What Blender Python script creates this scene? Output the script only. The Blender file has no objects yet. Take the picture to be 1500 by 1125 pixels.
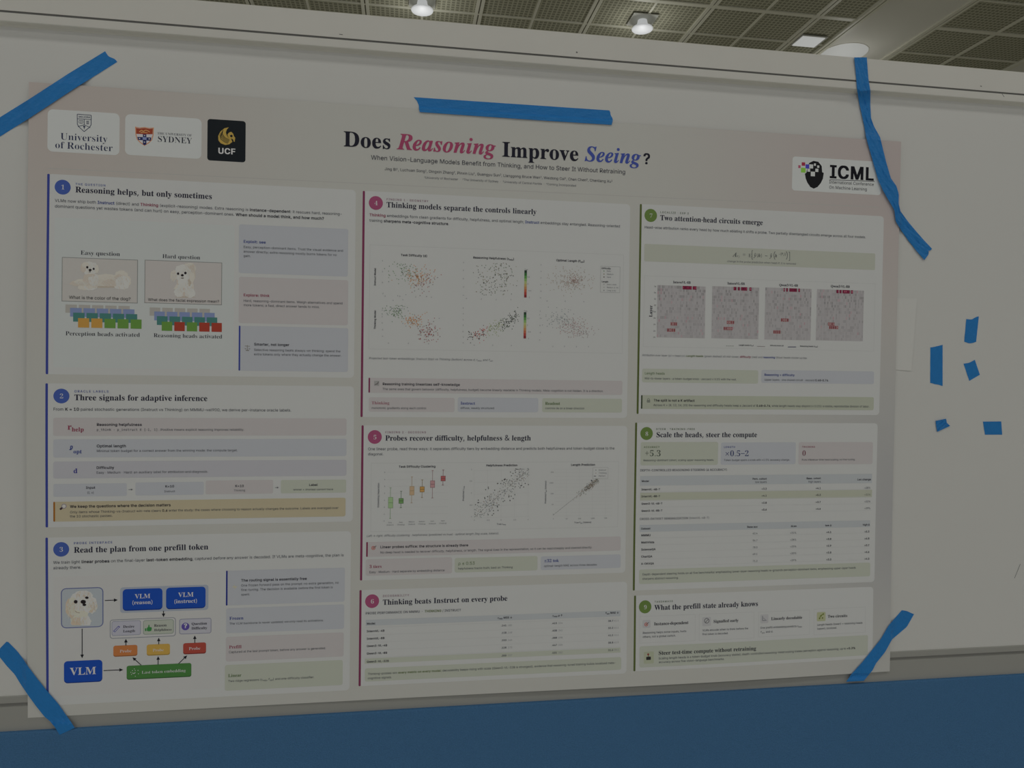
import bpy, bmesh, math, random, re
from mathutils import Matrix, Vector
from mathutils.geometry import tessellate_polygon

S = bpy.context.scene
COL = S.collection
PI = math.pi

# ------------------------------------------------------------------ camera
FPX = 1040.0                       # focal length in pixels of the 1500 px wide frame
DW = 1.113                         # metres from the lens to the board face
EYE = 1.5                          # lens height above the floor
# rows: camera right / down / forward, columns: wall right / down / into the wall
RC = ((0.98861142, -0.01334595, -0.1498978),
      (0.01089637, 0.99979353, -0.01715112),
      (0.15009575, 0.01532245, 0.98855272))
cam = bpy.data.cameras.new('camera')
cam.sensor_fit = 'HORIZONTAL'
cam.sensor_width = 36.0
cam.lens = FPX / 1500.0 * 36.0
cam.clip_start = 0.02
cam_ob = bpy.data.objects.new('camera', cam)
COL.objects.link(cam_ob)
r_, d_, f_ = [Vector((q[0], q[2], -q[1])) for q in RC]
M3 = Matrix((r_, -d_, -f_)).transposed()
cam_ob.matrix_world = Matrix.Translation((0, -DW, EYE)) @ M3.to_4x4()
S.camera = cam_ob

# ------------------------------------------------------------------ light and exposure
S.view_settings.view_transform = 'Standard'
S.view_settings.look = 'None'
S.view_settings.exposure = 0.0
S.view_settings.gamma = 1.0
S.view_settings.use_curve_mapping = False
wd = bpy.data.worlds.new('hall_ambience')
S.world = wd
wd.use_nodes = True
wd.node_tree.nodes['Background'].inputs['Color'].default_value = (0.99, 1.0, 1.075, 1)
wd.node_tree.nodes['Background'].inputs['Strength'].default_value = 0.243
CEIL = EYE + 3.94


def area(name, loc, sx, sy, power, col=(1.0, 0.985, 0.955)):
    l = bpy.data.lights.new(name, 'AREA')
    l.shape = 'RECTANGLE'
    l.size, l.size_y, l.energy, l.color = sx, sy, power, col
    o = bpy.data.objects.new(name, l)
    COL.objects.link(o)
    o.location = loc                       # hall lamps in the ceiling and one added fill, shining straight down
    return o


for x in (-4.0, 0.6, 5.2):
    for y in (-2.2, -5.5):
        area('hall_area_light', (x, y, CEIL - 0.06), 2.4, 0.6, 18.5)
area('hall_area_light', (2.0, 7.0, CEIL - 0.5), 6.0, 1.0, 55)  # added fill behind the board; its floor bounce brightens the ceiling

KW = 0.27                                # linear brightness a pure white print shows under this light


def lin(c):
    c /= 255.0
    return c / 12.92 if c <= 0.04045 else ((c + 0.055) / 1.055) ** 2.4


MATS = {}


def ink(r, g, b, rough=0.75, spec=0.12, name='ink'):
    k = (name, r, g, b, rough, spec)
    if k not in MATS:
        m = bpy.data.materials.new(name)
        m.use_nodes = True
        p = m.node_tree.nodes['Principled BSDF']
        p.inputs['Base Color'].default_value = tuple(min(1.0, lin(c) / KW) for c in (r, g, b)) + (1,)
        p.inputs['Roughness'].default_value = rough
        p.inputs['Specular IOR Level'].default_value = spec
        MATS[k] = m
    return MATS[k]


def nodemat(name, rgb, rough=0.6, spec=0.3, noise=None, bump=None):
    """plain paint with a little procedural grain: noise=(scale, amount), bump=(scale, strength)"""
    m = bpy.data.materials.new(name)
    m.use_nodes = True
    nt = m.node_tree
    p = nt.nodes['Principled BSDF']
    base = tuple(min(1.0, lin(c) / KW) for c in rgb) + (1,)
    p.inputs['Base Color'].default_value = base
    p.inputs['Roughness'].default_value = rough
    p.inputs['Specular IOR Level'].default_value = spec
    tc = nt.nodes.new('ShaderNodeTexCoord')
    if noise:
        n = nt.nodes.new('ShaderNodeTexNoise')
        n.inputs['Scale'].default_value = noise[0]
        n.inputs['Detail'].default_value = 4
        nt.links.new(tc.outputs['Object'], n.inputs['Vector'])
        mx = nt.nodes.new('ShaderNodeMix')
        mx.data_type = 'RGBA'
        nt.links.new(n.outputs['Fac'], mx.inputs['Factor'])
        lo, hi = 1 - noise[1], 1 + noise[1]
        mx.inputs['A'].default_value = tuple(min(1, c * lo) for c in base[:3]) + (1,)
        mx.inputs['B'].default_value = tuple(min(1, c * hi) for c in base[:3]) + (1,)
        nt.links.new(mx.outputs['Result'], p.inputs['Base Color'])
    if bump:
        n = nt.nodes.new('ShaderNodeTexNoise')
        n.inputs['Scale'].default_value = bump[0]
        n.inputs['Detail'].default_value = 3
        nt.links.new(tc.outputs['Object'], n.inputs['Vector'])
        bp = nt.nodes.new('ShaderNodeBump')
        bp.inputs['Strength'].default_value = bump[1]
        bp.inputs['Distance'].default_value = 0.002
        nt.links.new(n.outputs['Fac'], bp.inputs['Height'])
        nt.links.new(bp.outputs['Normal'], p.inputs['Normal'])
    return m


def glow(name, rgb):
    m = bpy.data.materials.new(name)
    m.use_nodes = True
    p = m.node_tree.nodes['Principled BSDF']
    p.inputs['Base Color'].default_value = (0.3, 0.3, 0.3, 1)
    p.inputs['Emission Color'].default_value = tuple(lin(c) for c in rgb) + (1,)
    p.inputs['Emission Strength'].default_value = 1.0
    return m


# ------------------------------------------------------------------ objects
def tag(o, label=None, cat=None, group=None, kind=None):
    for k, v in (('label', label), ('category', cat), ('group', group), ('kind', kind)):
        if v:
            o[k] = v
    return o


def empty(name, loc, label, cat, group=None):
    o = bpy.data.objects.new(name, None)
    COL.objects.link(o)
    o.location = loc
    return tag(o, label, cat, group)


def link(name, me, parent=None, label=None):
    o = bpy.data.objects.new(name, me)
    COL.objects.link(o)
    if parent:
        o.parent = parent
        p = Vector((0, 0, 0))
        q = parent
        while q:
            p += q.location
            q = q.parent
        o.location = -p                      # part meshes are written in world coordinates
    if label:
        o['label'] = label
    return o


class MB:
    """collects faces, then links them as one mesh object"""

    def __init__(s):
        s.v, s.f, s.m, s.mats = [], [], [], []

    def mi(s, m):
        if m not in s.mats:
            s.mats.append(m)
        return s.mats.index(m)

    def add(s, vs, fs, m):
        b = len(s.v)
        k = s.mi(m)
        s.v += vs
        for f in fs:
            s.f.append(tuple(b + i for i in f))
            s.m.append(k)

    def box(s, x0, x1, y0, y1, z0, z1, m):
        vs = [(x, y, z) for x in (x0, x1) for y in (y0, y1) for z in (z0, z1)]
        s.add(vs, [(0, 1, 3, 2), (4, 6, 7, 5), (0, 4, 5, 1), (2, 3, 7, 6), (0, 2, 6, 4), (1, 5, 7, 3)], m)

    def extrude_x(s, prof, x0, x1, m, n=1):
        k = len(prof)
        vs = [(x0 + (x1 - x0) * i / n, y, z) for i in range(n + 1) for y, z in prof]
        fs = [(i * k + j, i * k + (j + 1) % k, (i + 1) * k + (j + 1) % k, (i + 1) * k + j) for i in range(n) for j in range(k)]
        fs += [tuple(range(k)), tuple(n * k + j for j in reversed(range(k)))]
        s.add(vs, fs, m)

    def lathe(s, prof, cx, cy, m, n=32):
        k = len(prof)
        vs = [(cx + r * math.cos(2 * PI * i / n), cy + r * math.sin(2 * PI * i / n), z) for i in range(n) for r, z in prof]
        fs = [(i * k + j, ((i + 1) % n) * k + j, ((i + 1) % n) * k + j + 1, i * k + j + 1) for i in range(n) for j in range(k - 1)]
        s.add(vs, fs, m)

    def build(s, name, parent=None, label=None, smooth=False, fix=False):
        me = bpy.data.meshes.new(name)
        me.from_pydata(s.v, [], s.f)
        for m in s.mats:
            me.materials.append(m)
        me.polygons.foreach_set('material_index', s.m)
        if smooth:
            me.polygons.foreach_set('use_smooth', [True] * len(me.polygons))
        me.update()
        if fix:
            b = bmesh.new()
            b.from_mesh(me)
            bmesh.ops.recalc_face_normals(b, faces=b.faces)
            b.to_mesh(me)
            b.free()
        return link(name, me, parent, label)


# ------------------------------------------------------------------ from the photograph's pixels to the board
def ray(px, py):
    c = (px - 750.0, py - 562.5, FPX)
    return [sum(RC[i][j] * c[i] for i in range(3)) for j in range(3)]


def on_wall(px, py, off=0.0):
    """metres right of / below the lens axis on a plane lying off metres before the board"""
    r = ray(px, py)
    k = (DW - off) / r[2]
    return r[0] * k, r[1] * k


PX0, PX1, PV0, PV1 = -0.5325, 0.8365, -0.405, 0.5075      # the sheet of paper, 54 x 36 inches


def sm(a, b, x):
    t = max(0.0, min(1.0, (x - a) / (b - a)))
    return t * t * (3 - 2 * t)


def lift(x, v):
    """how far the hanging paper stands off the board"""
    t = (v - PV0) / (PV1 - PV0)
    l = 0.0026
    l += 0.0062 * math.exp(-((x - PX0) / 0.22) ** 2) * math.sin(PI * max(0, min(1, t))) ** 1.2
    l += 0.0060 * math.exp(-((x - 0.52) / 0.30) ** 2) * sm(0.72, 1.0, t)
    l += 0.0012 * math.sin(5.1 * x + 1.0) * math.sin(3.7 * v + 0.4) + 0.0006
    return l


def P(px, py):
    x, v = on_wall(px, py, 0.004)
    for _ in range(4):
        x, v = on_wall(px, py, lift(x, v))
    return x, v


def along(x0, v0, px):
    """x of the point at pixel column px on the level line through (x0, v0)"""
    py = 562.5
    for _ in range(8):
        x, v = P(px, py)
        py += (v0 - v) / DW * FPX * 0.95
    return P(px, py)[0]


LAYER = 0.00005


def paper_pt(x, v, layer):
    return (x, -(lift(x, v) + layer * LAYER), EYE - v)


# ------------------------------------------------------------------ printed shapes (all lie on the curved paper)
class Print(MB):
    def pts(s, vs, fs, m, layer):
        s.add([paper_pt(q[0], q[1], layer + (q[2] * 0.15 if len(q) > 2 else 0)) for q in vs], fs, m)

    def rrect(s, x0, v0, x1, v1, m, layer, r=0.0, cell=0.012):
        nx = max(1, math.ceil((x1 - x0) / cell))
        xs = [x0 + (x1 - x0) * i / nx for i in range(nx + 1)]
        r = min(r, (x1 - x0) / 2, (v1 - v0) / 2)
        if r > 1e-5:
            k = [r * (1 - math.cos(a * PI / 8)) for a in range(1, 5)]
            xs = sorted(set([x0] + [x0 + q for q in k] + [x1 - q for q in k] + [x1] + [x for x in xs if x0 + r < x < x1 - r]))
        nv = max(1, math.ceil((v1 - v0) / cell))
        vs = []
        for x in xs:
            e = 0.0
            if r > 1e-5:
                u = max(0.0, r - (x - x0), r - (x1 - x))
                e = r - math.sqrt(max(0.0, r * r - u * u))
            vs += [(x, v0 + e + (v1 - v0 - 2 * e) * j / nv) for j in range(nv + 1)]
        n = nv + 1
        s.pts(vs, [(i * n + j, i * n + j + 1, (i + 1) * n + j + 1, (i + 1) * n + j) for i in range(len(xs) - 1) for j in range(nv)], m, layer)

    def rect(s, a, b, m, layer, r=0.0):
        """level rectangle between two pixel corners"""
        x0, v0 = P(*a)
        x1, v1 = P(*b)
        s.rrect(x0, v0, x1, v1, m, layer, r)
        return x0, v0, x1, v1

    def frame(s, a, b, m, layer, r=0.0, w=0.0012, fill=None):
        x0, v0 = P(*a)
        x1, v1 = P(*b)
        if fill:
            s.rrect(x0, v0, x1, v1, m, layer, r)
            s.rrect(x0 + w, v0 + w, x1 - w, v1 - w, fill, layer + 1, max(0, r - w))
        else:
            for q in ((x0, v0, x1, v0 + w), (x0, v1 - w, x1, v1), (x0, v0 + w, x0 + w, v1 - w), (x1 - w, v0 + w, x1, v1 - w)):
                s.rrect(*q, m, layer)
        return x0, v0, x1, v1

    def poly(s, vs, m, layer):
        t = tessellate_polygon([[Vector((x, v, 0)) for x, v in vs]])
        s.pts(list(vs), t, m, layer)

    def ppoly(s, pp, m, layer):
        s.poly([P(*p) for p in pp], m, layer)

    def disc(s, x, v, rx, m, layer, rv=None, n=28):
        rv = rv or rx
        vs = [(x + rx * math.cos(2 * PI * i / n), v + rv * math.sin(2 * PI * i / n)) for i in range(n)]
        s.pts([(x, v)] + vs, [(0, 1 + i, 1 + (i + 1) % n) for i in range(n)], m, layer)

    def line(s, pp, w, m, layer, px=True):
        q = [P(*p) for p in pp] if px else pp
        for (x0, v0), (x1, v1) in zip(q, q[1:]):
            L = math.hypot(x1 - x0, v1 - v0) or 1e-9
            k = max(1, math.ceil(L / 0.012))
            nx, nv = -(v1 - v0) / L * w / 2, (x1 - x0) / L * w / 2
            vs = []
            for i in range(k + 1):
                t = i / k
                vs += [(x0 + (x1 - x0) * t + nx, v0 + (v1 - v0) * t + nv), (x0 + (x1 - x0) * t - nx, v0 + (v1 - v0) * t - nv)]
            s.pts(vs, [(2 * i, 2 * i + 1, 2 * i + 3, 2 * i + 2) for i in range(k)], m, layer)

    def arrow(s, a, b, m, layer, w=0.0012, h=0.0046):
        (x0, v0), (x1, v1) = P(*a), P(*b)
        L = math.hypot(x1 - x0, v1 - v0)
        ux, uv = (x1 - x0) / L, (v1 - v0) / L
        s.line([(x0, v0), (x1 - ux * h * 0.8, v1 - uv * h * 0.8)], w, m, layer, px=False)
        s.poly([(x1, v1), (x1 - ux * h * 1.3 - uv * h * 0.62, v1 - uv * h * 1.3 + ux * h * 0.62), (x1 - ux * h * 1.3 + uv * h * 0.62, v1 - uv * h * 1.3 - ux * h * 0.62)], m, layer)

    def blob(s, z, cx, cy, rx, ry, m, layer, fuzz=0.05, seed=0, clip=None, rot=0.0, n=44):
        R = random.Random(seed + int(cx * 7 + cy * 13))
        pp = []
        ph = R.random() * 6
        for i in range(n):
            a = 2 * PI * i / n
            k = 1 + fuzz * (R.random() - 0.5) * 2 + fuzz * 0.6 * math.sin(5 * a + ph)
            dx, dy = rx * k * math.cos(a), ry * k * math.sin(a)
            X, Y = cx + dx * math.cos(rot) - dy * math.sin(rot), cy + dx * math.sin(rot) + dy * math.cos(rot)
            if clip:
                Y = min(Y, clip)
            pp.append(z(X, Y))
        c = P(*z(cx, min(cy, clip - 1) if clip else cy))
        s.pts([c] + [P(*p) for p in pp], [(0, 1 + i, 1 + (i + 1) % n) for i in range(n)], m, layer)

    # ---------------------------------------------------------- lettering
    def text(s, x0, y0, x1, body, st='R', col=None, layer=7, em=None, al='l', ys=1.0, track=0.0, rot=False):
        """one line of print; x0,y0 = pixel of its baseline start, x1 = pixel column where it ends"""
        runs = []
        k = 0
        for mt in re.finditer(r'\{([^|{}]+)\|([^}]*)\}', body):
            runs.append((body[k:mt.start()], st, col, 1.0, 0.0))
            q, c, sc, dy = st, col, 1.0, 0.0
            for t in mt.group(1).split('.'):
                if t == '_':
                    sc, dy = 0.68, -0.13
                elif t == '^':
                    sc, dy = 0.62, 0.24
                elif t in PAL:
                    c = PAL[t]
                else:
                    q = t
            runs.append((mt.group(2), q, c, sc, dy))
            k = mt.end()
        runs.append((body[k:], st, col, 1.0, 0.0))
        pen, out = 0.0, []
        for tx, q, c, sc, dy in runs:
            for ch in tx:
                if ch == ' ':
                    pen += {'S': 0.19, 'T': 0.19, 'M': 0.43}.get(q[0], 0.2) * sc + track
                    continue
                adv, V, F = glyph(q, ch)
                out.append((pen, sc, dy, V, F, c))
                pen += adv * sc + track
        w = pen - track
        X0, V0 = P(x0, y0)
        if x1 is not None:
            sx = (along(X0, V0, x1) - X0) / w
        elif rot:
            sx = rot / w                     # rot = length of a line that runs upwards
        else:
            sx = em
        sy = sx * ys
        ox = {'l': 0.0, 'c': -0.5, 'r': -1.0}[al] * w * sx
        for pn, sc, dy, V, F, c in out:
            if rot:
                vs = [(X0 - (gy * sc + dy) * sy, V0 - (ox + (pn + gx * sc) * sx), gk) for gx, gy, gk in V]
            else:
                vs = [(X0 + ox + (pn + gx * sc) * sx, V0 - (gy * sc + dy) * sy, gk) for gx, gy, gk in V]
            s.pts(vs, F, c, layer)
        return X0, V0, sx


# ------------------------------------------------------------------ the hall
floor = MB()
floor.box(-9, 13, -9, 14, -0.05, 0.0, nodemat('floor_carpet', (126, 125, 120), 0.9, 0.1, (60, 0.12)))
tag(floor.build('floor'), kind='structure')


wallp = nodemat('hall_wall_paint', (126, 126, 120), 0.7, 0.2, (0.8, 0.03))
for nm, ext in (('wall_back', (-9, 13.1, 14, 14.1)), ('wall_right', (13, 13.1, -9, 14))):
    w_ = MB()
    w_.box(*ext, 0.0, CEIL + 0.1, wallp)
    tag(w_.build(nm), kind='structure')


def tile_material():
    """olive egg-crate tile: square holes on a 50 mm grid"""
    m = bpy.data.materials.new('egg_crate_tile')
    m.use_nodes = True
    nt = m.node_tree
    p = nt.nodes['Principled BSDF']
    p.inputs['Roughness'].default_value = 0.8
    p.inputs['Specular IOR Level'].default_value = 0.1
    tc = nt.nodes.new('ShaderNodeTexCoord')
    sep = nt.nodes.new('ShaderNodeSeparateXYZ')
    nt.links.new(tc.outputs['Object'], sep.inputs[0])
    outs = []
    for ax, ph in (('X', TX0), ('Y', TY0)):
        a = nt.nodes.new('ShaderNodeMath')
        a.operation = 'SUBTRACT'
        nt.links.new(sep.outputs[ax], a.inputs[0])
        a.inputs[1].default_value = ph
        w = nt.nodes.new('ShaderNodeMath')
        w.operation = 'PINGPONG'
        nt.links.new(a.outputs[0], w.inputs[0])
        w.inputs[1].default_value = 0.025
        g = nt.nodes.new('ShaderNodeMath')
        g.operation = 'GREATER_THAN'
        nt.links.new(w.outputs[0], g.inputs[0])
        g.inputs[1].default_value = 0.0085
        outs.append(g)
    mu = nt.nodes.new('ShaderNodeMath')
    mu.operation = 'MULTIPLY'
    nt.links.new(outs[0].outputs[0], mu.inputs[0])
    nt.links.new(outs[1].outputs[0], mu.inputs[1])
    mx = nt.nodes.new('ShaderNodeMix')
    mx.data_type = 'RGBA'
    nt.links.new(mu.outputs[0], mx.inputs['Factor'])
    mx.inputs['A'].default_value = (0.46, 0.452, 0.335, 1)
    mx.inputs['B'].default_value = (0.25, 0.246, 0.178, 1)
    nt.links.new(mx.outputs['Result'], p.inputs['Base Color'])
    return m


TX0, TY0 = 0.15, -DW + 7.22                 # a grid crossing; tiles are 0.6 m
BX0, BX1, CX0 = 4.93, 5.77, 7.51            # plain white bands between the tile fields
ce = MB()
tm = tile_material()
bandm = nodemat('ceiling_band_paint', (124, 123, 116), 0.5, 0.3)
ce.box(-9, BX0, -9, 14, CEIL, CEIL + 0.1, tm)
ce.box(BX1, CX0, -9, 14, CEIL, CEIL + 0.1, tm)
ceiling = tag(ce.build('ceiling'), kind='structure')
tr = MB()
tr.box(BX0, BX1, -9, 14, CEIL - 0.01, CEIL + 0.1, bandm)
tag(tr.build('trim_1'), kind='structure')
tr = MB()
tr.box(CX0, 13, -9, 14, CEIL - 0.01, CEIL + 0.1, bandm)
tag(tr.build('trim_2'), kind='structure')
gr = MB()
barm = nodemat('ceiling_bar_metal', (122, 121, 110), 0.45, 0.4)
rimm = nodemat('ceiling_bar_gap', (58, 57, 48), 0.7, 0.2)
k = -14
while TX0 + 0.61 * k < BX0 - 0.1:
    x = TX0 + 0.61 * k
    if x > -8.9:
        if k % 2:                             # every other bar is a double one with a dark slot
            gr.box(x - 0.042, x - 0.007, -9, 14, CEIL - 0.016, CEIL + 0.002, barm)
            gr.box(x + 0.007, x + 0.042, -9, 14, CEIL - 0.016, CEIL + 0.002, barm)
            gr.box(x - 0.007, x + 0.007, -9, 14, CEIL - 0.008, CEIL + 0.002, rimm)
        else:
            gr.box(x - 0.013, x + 0.013, -9, 14, CEIL - 0.012, CEIL + 0.002, barm)
    k += 1
for x in (BX1 + 0.84,):
    gr.box(x - 0.02, x + 0.02, -9, 14, CEIL - 0.012, CEIL + 0.002, barm)
for k in range(-25, 14):
    y = TY0 + 0.6 * k
    w = 0.028 if k % 2 == 0 else 0.010
    for a, c in ((-9, BX0), (BX1, CX0)):
        gr.box(a, c, y - w, y + w, CEIL - 0.014, CEIL + 0.002, barm)
for x0, x1 in ((BX0 - 0.075, BX0 - 0.045), (BX0 - 0.03, BX0 + 0.01), (BX1 - 0.01, BX1 + 0.03), (BX1 + 0.045, BX1 + 0.075), (CX0 - 0.04, CX0 + 0.01)):
    gr.box(x0, x1, -9, 14, CEIL - 0.030, CEIL + 0.002, barm)
gr.build('ceiling_grid', ceiling)

# ---- lamps in the ceiling
LENS = glow('lamp_lens_lit', (158, 160, 160))
plate = nodemat('lamp_plate_paint', (104, 104, 98), 0.4, 0.4)


def lamp_with_glare(x, y, label):
    t = empty('ceiling_lamp', (x, y, CEIL), label, 'lamp', None)
    b = MB()
    b.box(x - 0.14, x + 0.14, y - 0.14, y + 0.14, CEIL - 0.022, CEIL - 0.012, plate)
    b.build('mounting_plate', t)
    b = MB()
    b.lathe([(0.05, CEIL - 0.022), (0.058, CEIL - 0.06), (0.072, CEIL - 0.09), (0.11, CEIL - 0.105), (0.118, CEIL - 0.115), (0.112, CEIL - 0.125), (0.0, CEIL - 0.13)], x, y, LENS)  # lit disc, plus a glowing neck shaped as the glare above it
    b.build('lens_and_glare', t, smooth=True)
    l = bpy.data.lights.new('point_light', 'POINT')
    l.energy = 3
    l.shadow_soft_size = 0.1
    lo = bpy.data.objects.new('point_light', l)
    COL.objects.link(lo)
    lo.location = (x, y, CEIL - 0.35)


lamp_with_glare(0.145, 6.52, 'glowing white lamp with a bell of glare on the ceiling, straight above the middle of the poster')
lamp_with_glare(2.56, 6.50, 'glowing white lamp with a bell of glare on the ceiling, nearer the square ceiling light')
t = empty('ceiling_light', (4.63, 6.62, CEIL), 'flat glowing square light set in the dark ceiling tiles beside the white band', 'lamp')
b = MB()
b.box(4.47, 4.79, 6.50, 6.76, CEIL - 0.024, CEIL - 0.012, plate)
b.build('light_frame', t)
b = MB()
b.box(4.485, 4.76, 6.515, 6.745, CEIL - 0.032, CEIL - 0.022, glow('panel_lens_lit', (156, 157, 155)))
b.build('lit_face', t)
t = empty('ceiling_light', (5.22, 6.86, CEIL), 'round glowing disc standing for a pool of light on the white ceiling band above the crumpled tape', 'lamp')  # no fitting here: a glowing disc imitates light pooled on the band
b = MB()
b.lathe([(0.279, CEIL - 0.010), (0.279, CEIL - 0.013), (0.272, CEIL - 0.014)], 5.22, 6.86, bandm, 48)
b.build('glow_rim', t)
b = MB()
b.lathe([(0.274, CEIL - 0.013), (0.20, CEIL - 0.019), (0.0, CEIL - 0.023)], 5.22, 6.86, glow('light_pool_glow', (132, 133, 129)), 48)
b.build('lit_face', t, smooth=True)

l = bpy.data.lights.new('point_light', 'POINT')  # added fill that brightens the band around the disc
l.energy = 2.2
l.shadow_soft_size = 0.15
lo = bpy.data.objects.new('point_light', l)
COL.objects.link(lo)
lo.location = (5.22, 6.86, CEIL - 0.4)

# ------------------------------------------------------------------ the display board
Z = lambda v: EYE - v * DW                   # v: height on the board in lens distances below the axis
white = nodemat('board_white_laminate', (131, 131, 128), 0.45, 0.35, (1.6, 0.02))
railw = nodemat('white_rail_paint', (132, 131, 126), 0.5, 0.35, (9, 0.04))
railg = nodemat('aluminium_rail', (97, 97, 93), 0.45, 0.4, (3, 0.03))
dkm = nodemat('groove_shade_dark', (62, 62, 60), 0.7, 0.2)  # dark strip colour painted in for the shade inside the groove
felt = nodemat('blue_needle_felt', (46, 74, 101), 0.95, 0.05, (420, 0.16), (700, 0.9))
XL, XR = -0.95, 1.72
ZT, ZF = EYE + 0.4885 * (DW - 0.012), Z(0.4722)
board = empty('display_board', ((XL + XR) / 2, 0.02, 0), 'tall white display board with grey metal rails and a blue felt lower half', 'display board')
b = MB()
b.box(XL, XR, 0.0, 0.018, Z(0.4266), Z(-0.4390), white)
b.build('board_panel', board, label='smooth white panel')
b = MB()
Zr = lambda v: EYE - v * (DW - 0.012)
t_, g0, g1, lp, se = ZT, Zr(-0.4541), Zr(-0.4513), Zr(-0.4402), Z(-0.4327)
b.extrude_x([(0.03, t_), (-0.0105, t_), (-0.012, t_ - 0.0015), (-0.012, g0), (-0.0108, g0), (-0.0108, g1), (-0.012, g1), (-0.012, lp + 0.001), (-0.011, lp), (-0.003, lp - 0.0005), (0.0012, se), (0.03, se)], XL, XR, railw)
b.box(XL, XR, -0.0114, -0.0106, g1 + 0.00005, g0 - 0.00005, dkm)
b.build('top_rail', board, label='thick white rail with a dark groove', fix=True)
b = MB()
a0, a1, a2, a3 = Z(0.4266), Z(0.4358), Z(0.4405), ZF - 0.02
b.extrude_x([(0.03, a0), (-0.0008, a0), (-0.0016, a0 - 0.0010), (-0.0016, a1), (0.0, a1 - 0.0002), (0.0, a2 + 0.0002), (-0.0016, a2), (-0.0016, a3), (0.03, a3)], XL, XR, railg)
b.box(XL, XR, -0.0006, 0.0002, a2 + 0.0012, a1 - 0.0004, nodemat('groove_shade_grey', (76, 76, 73), 0.7, 0.2))  # grey strip imitates the shade in the lower groove
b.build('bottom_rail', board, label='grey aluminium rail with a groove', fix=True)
b = MB()
nseg = 24
prof = [(0.03, ZF), (-0.005, ZF), (-0.0066, ZF - 0.0006), (-0.0072, ZF - 0.002), (-0.0072, 0.0), (0.03, 0.0)]
b.extrude_x(prof, XL, XR, felt, nseg)
b.build('lower_panel', board, label='blue felt lower panel', fix=True)
for x0, x1 in ((XL - 0.04, XL), (XR, XR + 0.04)):
    b = MB()
    b.box(x0, x1, -0.012, 0.03, 0.0, ZT + 0.01, railw)
    b.build('side_post', board)
mk = ink(70, 70, 68, name='scuff')


def mark(pp, off, w):
    b = MB()
    q = [on_wall(px, py, off) for px, py in pp]
    for (x0, v0), (x1, v1) in zip(q, q[1:]):
        L = math.hypot(x1 - x0, v1 - v0)
        nx, nv = -(v1 - v0) / L * w / 2, (x1 - x0) / L * w / 2
        y = -off - 0.0001
        b.add([(x0 + nx, y, EYE - v0 - nv), (x0 - nx, y, EYE - v0 + nv), (x1 - nx, y, EYE - v1 + nv), (x1 + nx, y, EYE - v1 - nv)], [(0, 1, 2, 3)], mk)
    b.build('scuff_mark', board)


mark([(843.8, 76.4), (846, 77)], 0.012, 0.0022)
mark([(1436, 126), (1438, 126.6)], 0.012, 0.0016)
mark([(1466, 135), (1471, 142)], 0.012, 0.0009)
mark([(1494.6, 826), (1486, 847)], 0.0, 0.0009)
mark([(497, 50.2), (502, 50.8)], 0.012, 0.0010)

# ---- a slip of paper half hidden behind the poster's right edge
b = MB()
q = [on_wall(*p, 0.001) for p in ((1300, 436.2), (1343.4, 437.4), (1335, 543.4), (1300, 540.6))]
vs = []
N = 8
for i in range(N + 1):
    s_ = i / N
    for j in range(N + 1):
        u = j / N
        x = (q[0][0] * (1 - s_) + q[1][0] * s_) * (1 - u) + (q[3][0] * (1 - s_) + q[2][0] * s_) * u
        v = (q[0][1] * (1 - s_) + q[1][1] * s_) * (1 - u) + (q[3][1] * (1 - s_) + q[2][1] * s_) * u
        vs.append((x, -(0.0006 + 0.0004 * s_ * s_), EYE - v))
b.add(vs, [(i * (N + 1) + j, i * (N + 1) + j + 1, (i + 1) * (N + 1) + j + 1, (i + 1) * (N + 1) + j) for i in range(N) for j in range(N)], nodemat('slip_paper', (134, 134, 131), 0.6, 0.2))
slip = b.build('paper_slip')
tag(slip, 'thin white paper slip showing from behind the right edge of the poster', 'paper')

# ------------------------------------------------------------------ blue masking tape
def surface(x, v):
    d = 0.0
    k = v / DW
    if -0.4885 < k < -0.4360:
        d = 0.0122
    elif -0.4360 <= k < -0.4300:
        d = 0.0032
    elif 0.4240 < k < 0.4655:
        d = 0.0017
    elif k >= 0.4655:
        d = 0.0073
    if PX0 - 0.003 < x < PX1 + 0.003 and PV0 - 0.003 < v < PV1 + 0.003:
        d = max(d, lift(min(max(x, PX0), PX1), v) + 0.0013)
    return d + 0.0003


def resample(pp, n):
    L = [0.0]
    for a, c in zip(pp, pp[1:]):
        L.append(L[-1] + math.hypot(c[0] - a[0], c[1] - a[1]))
    out = []
    for i in range(n):
        t = L[-1] * i / (n - 1)
        k = max(j for j in range(len(pp) - 1) if L[j] <= t + 1e-9)
        s_ = (t - L[k]) / max(1e-9, L[k + 1] - L[k])
        out.append((pp[k][0] + (pp[k + 1][0] - pp[k][0]) * s_, pp[k][1] + (pp[k + 1][1] - pp[k][1]) * s_))
    return out


def tape_material():
    m = nodemat('blue_masking_tape', (15, 75, 121), 0.42, 0.4, (55, 0.07), (260, 0.5))
    return m


TAPE = tape_material()


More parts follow.
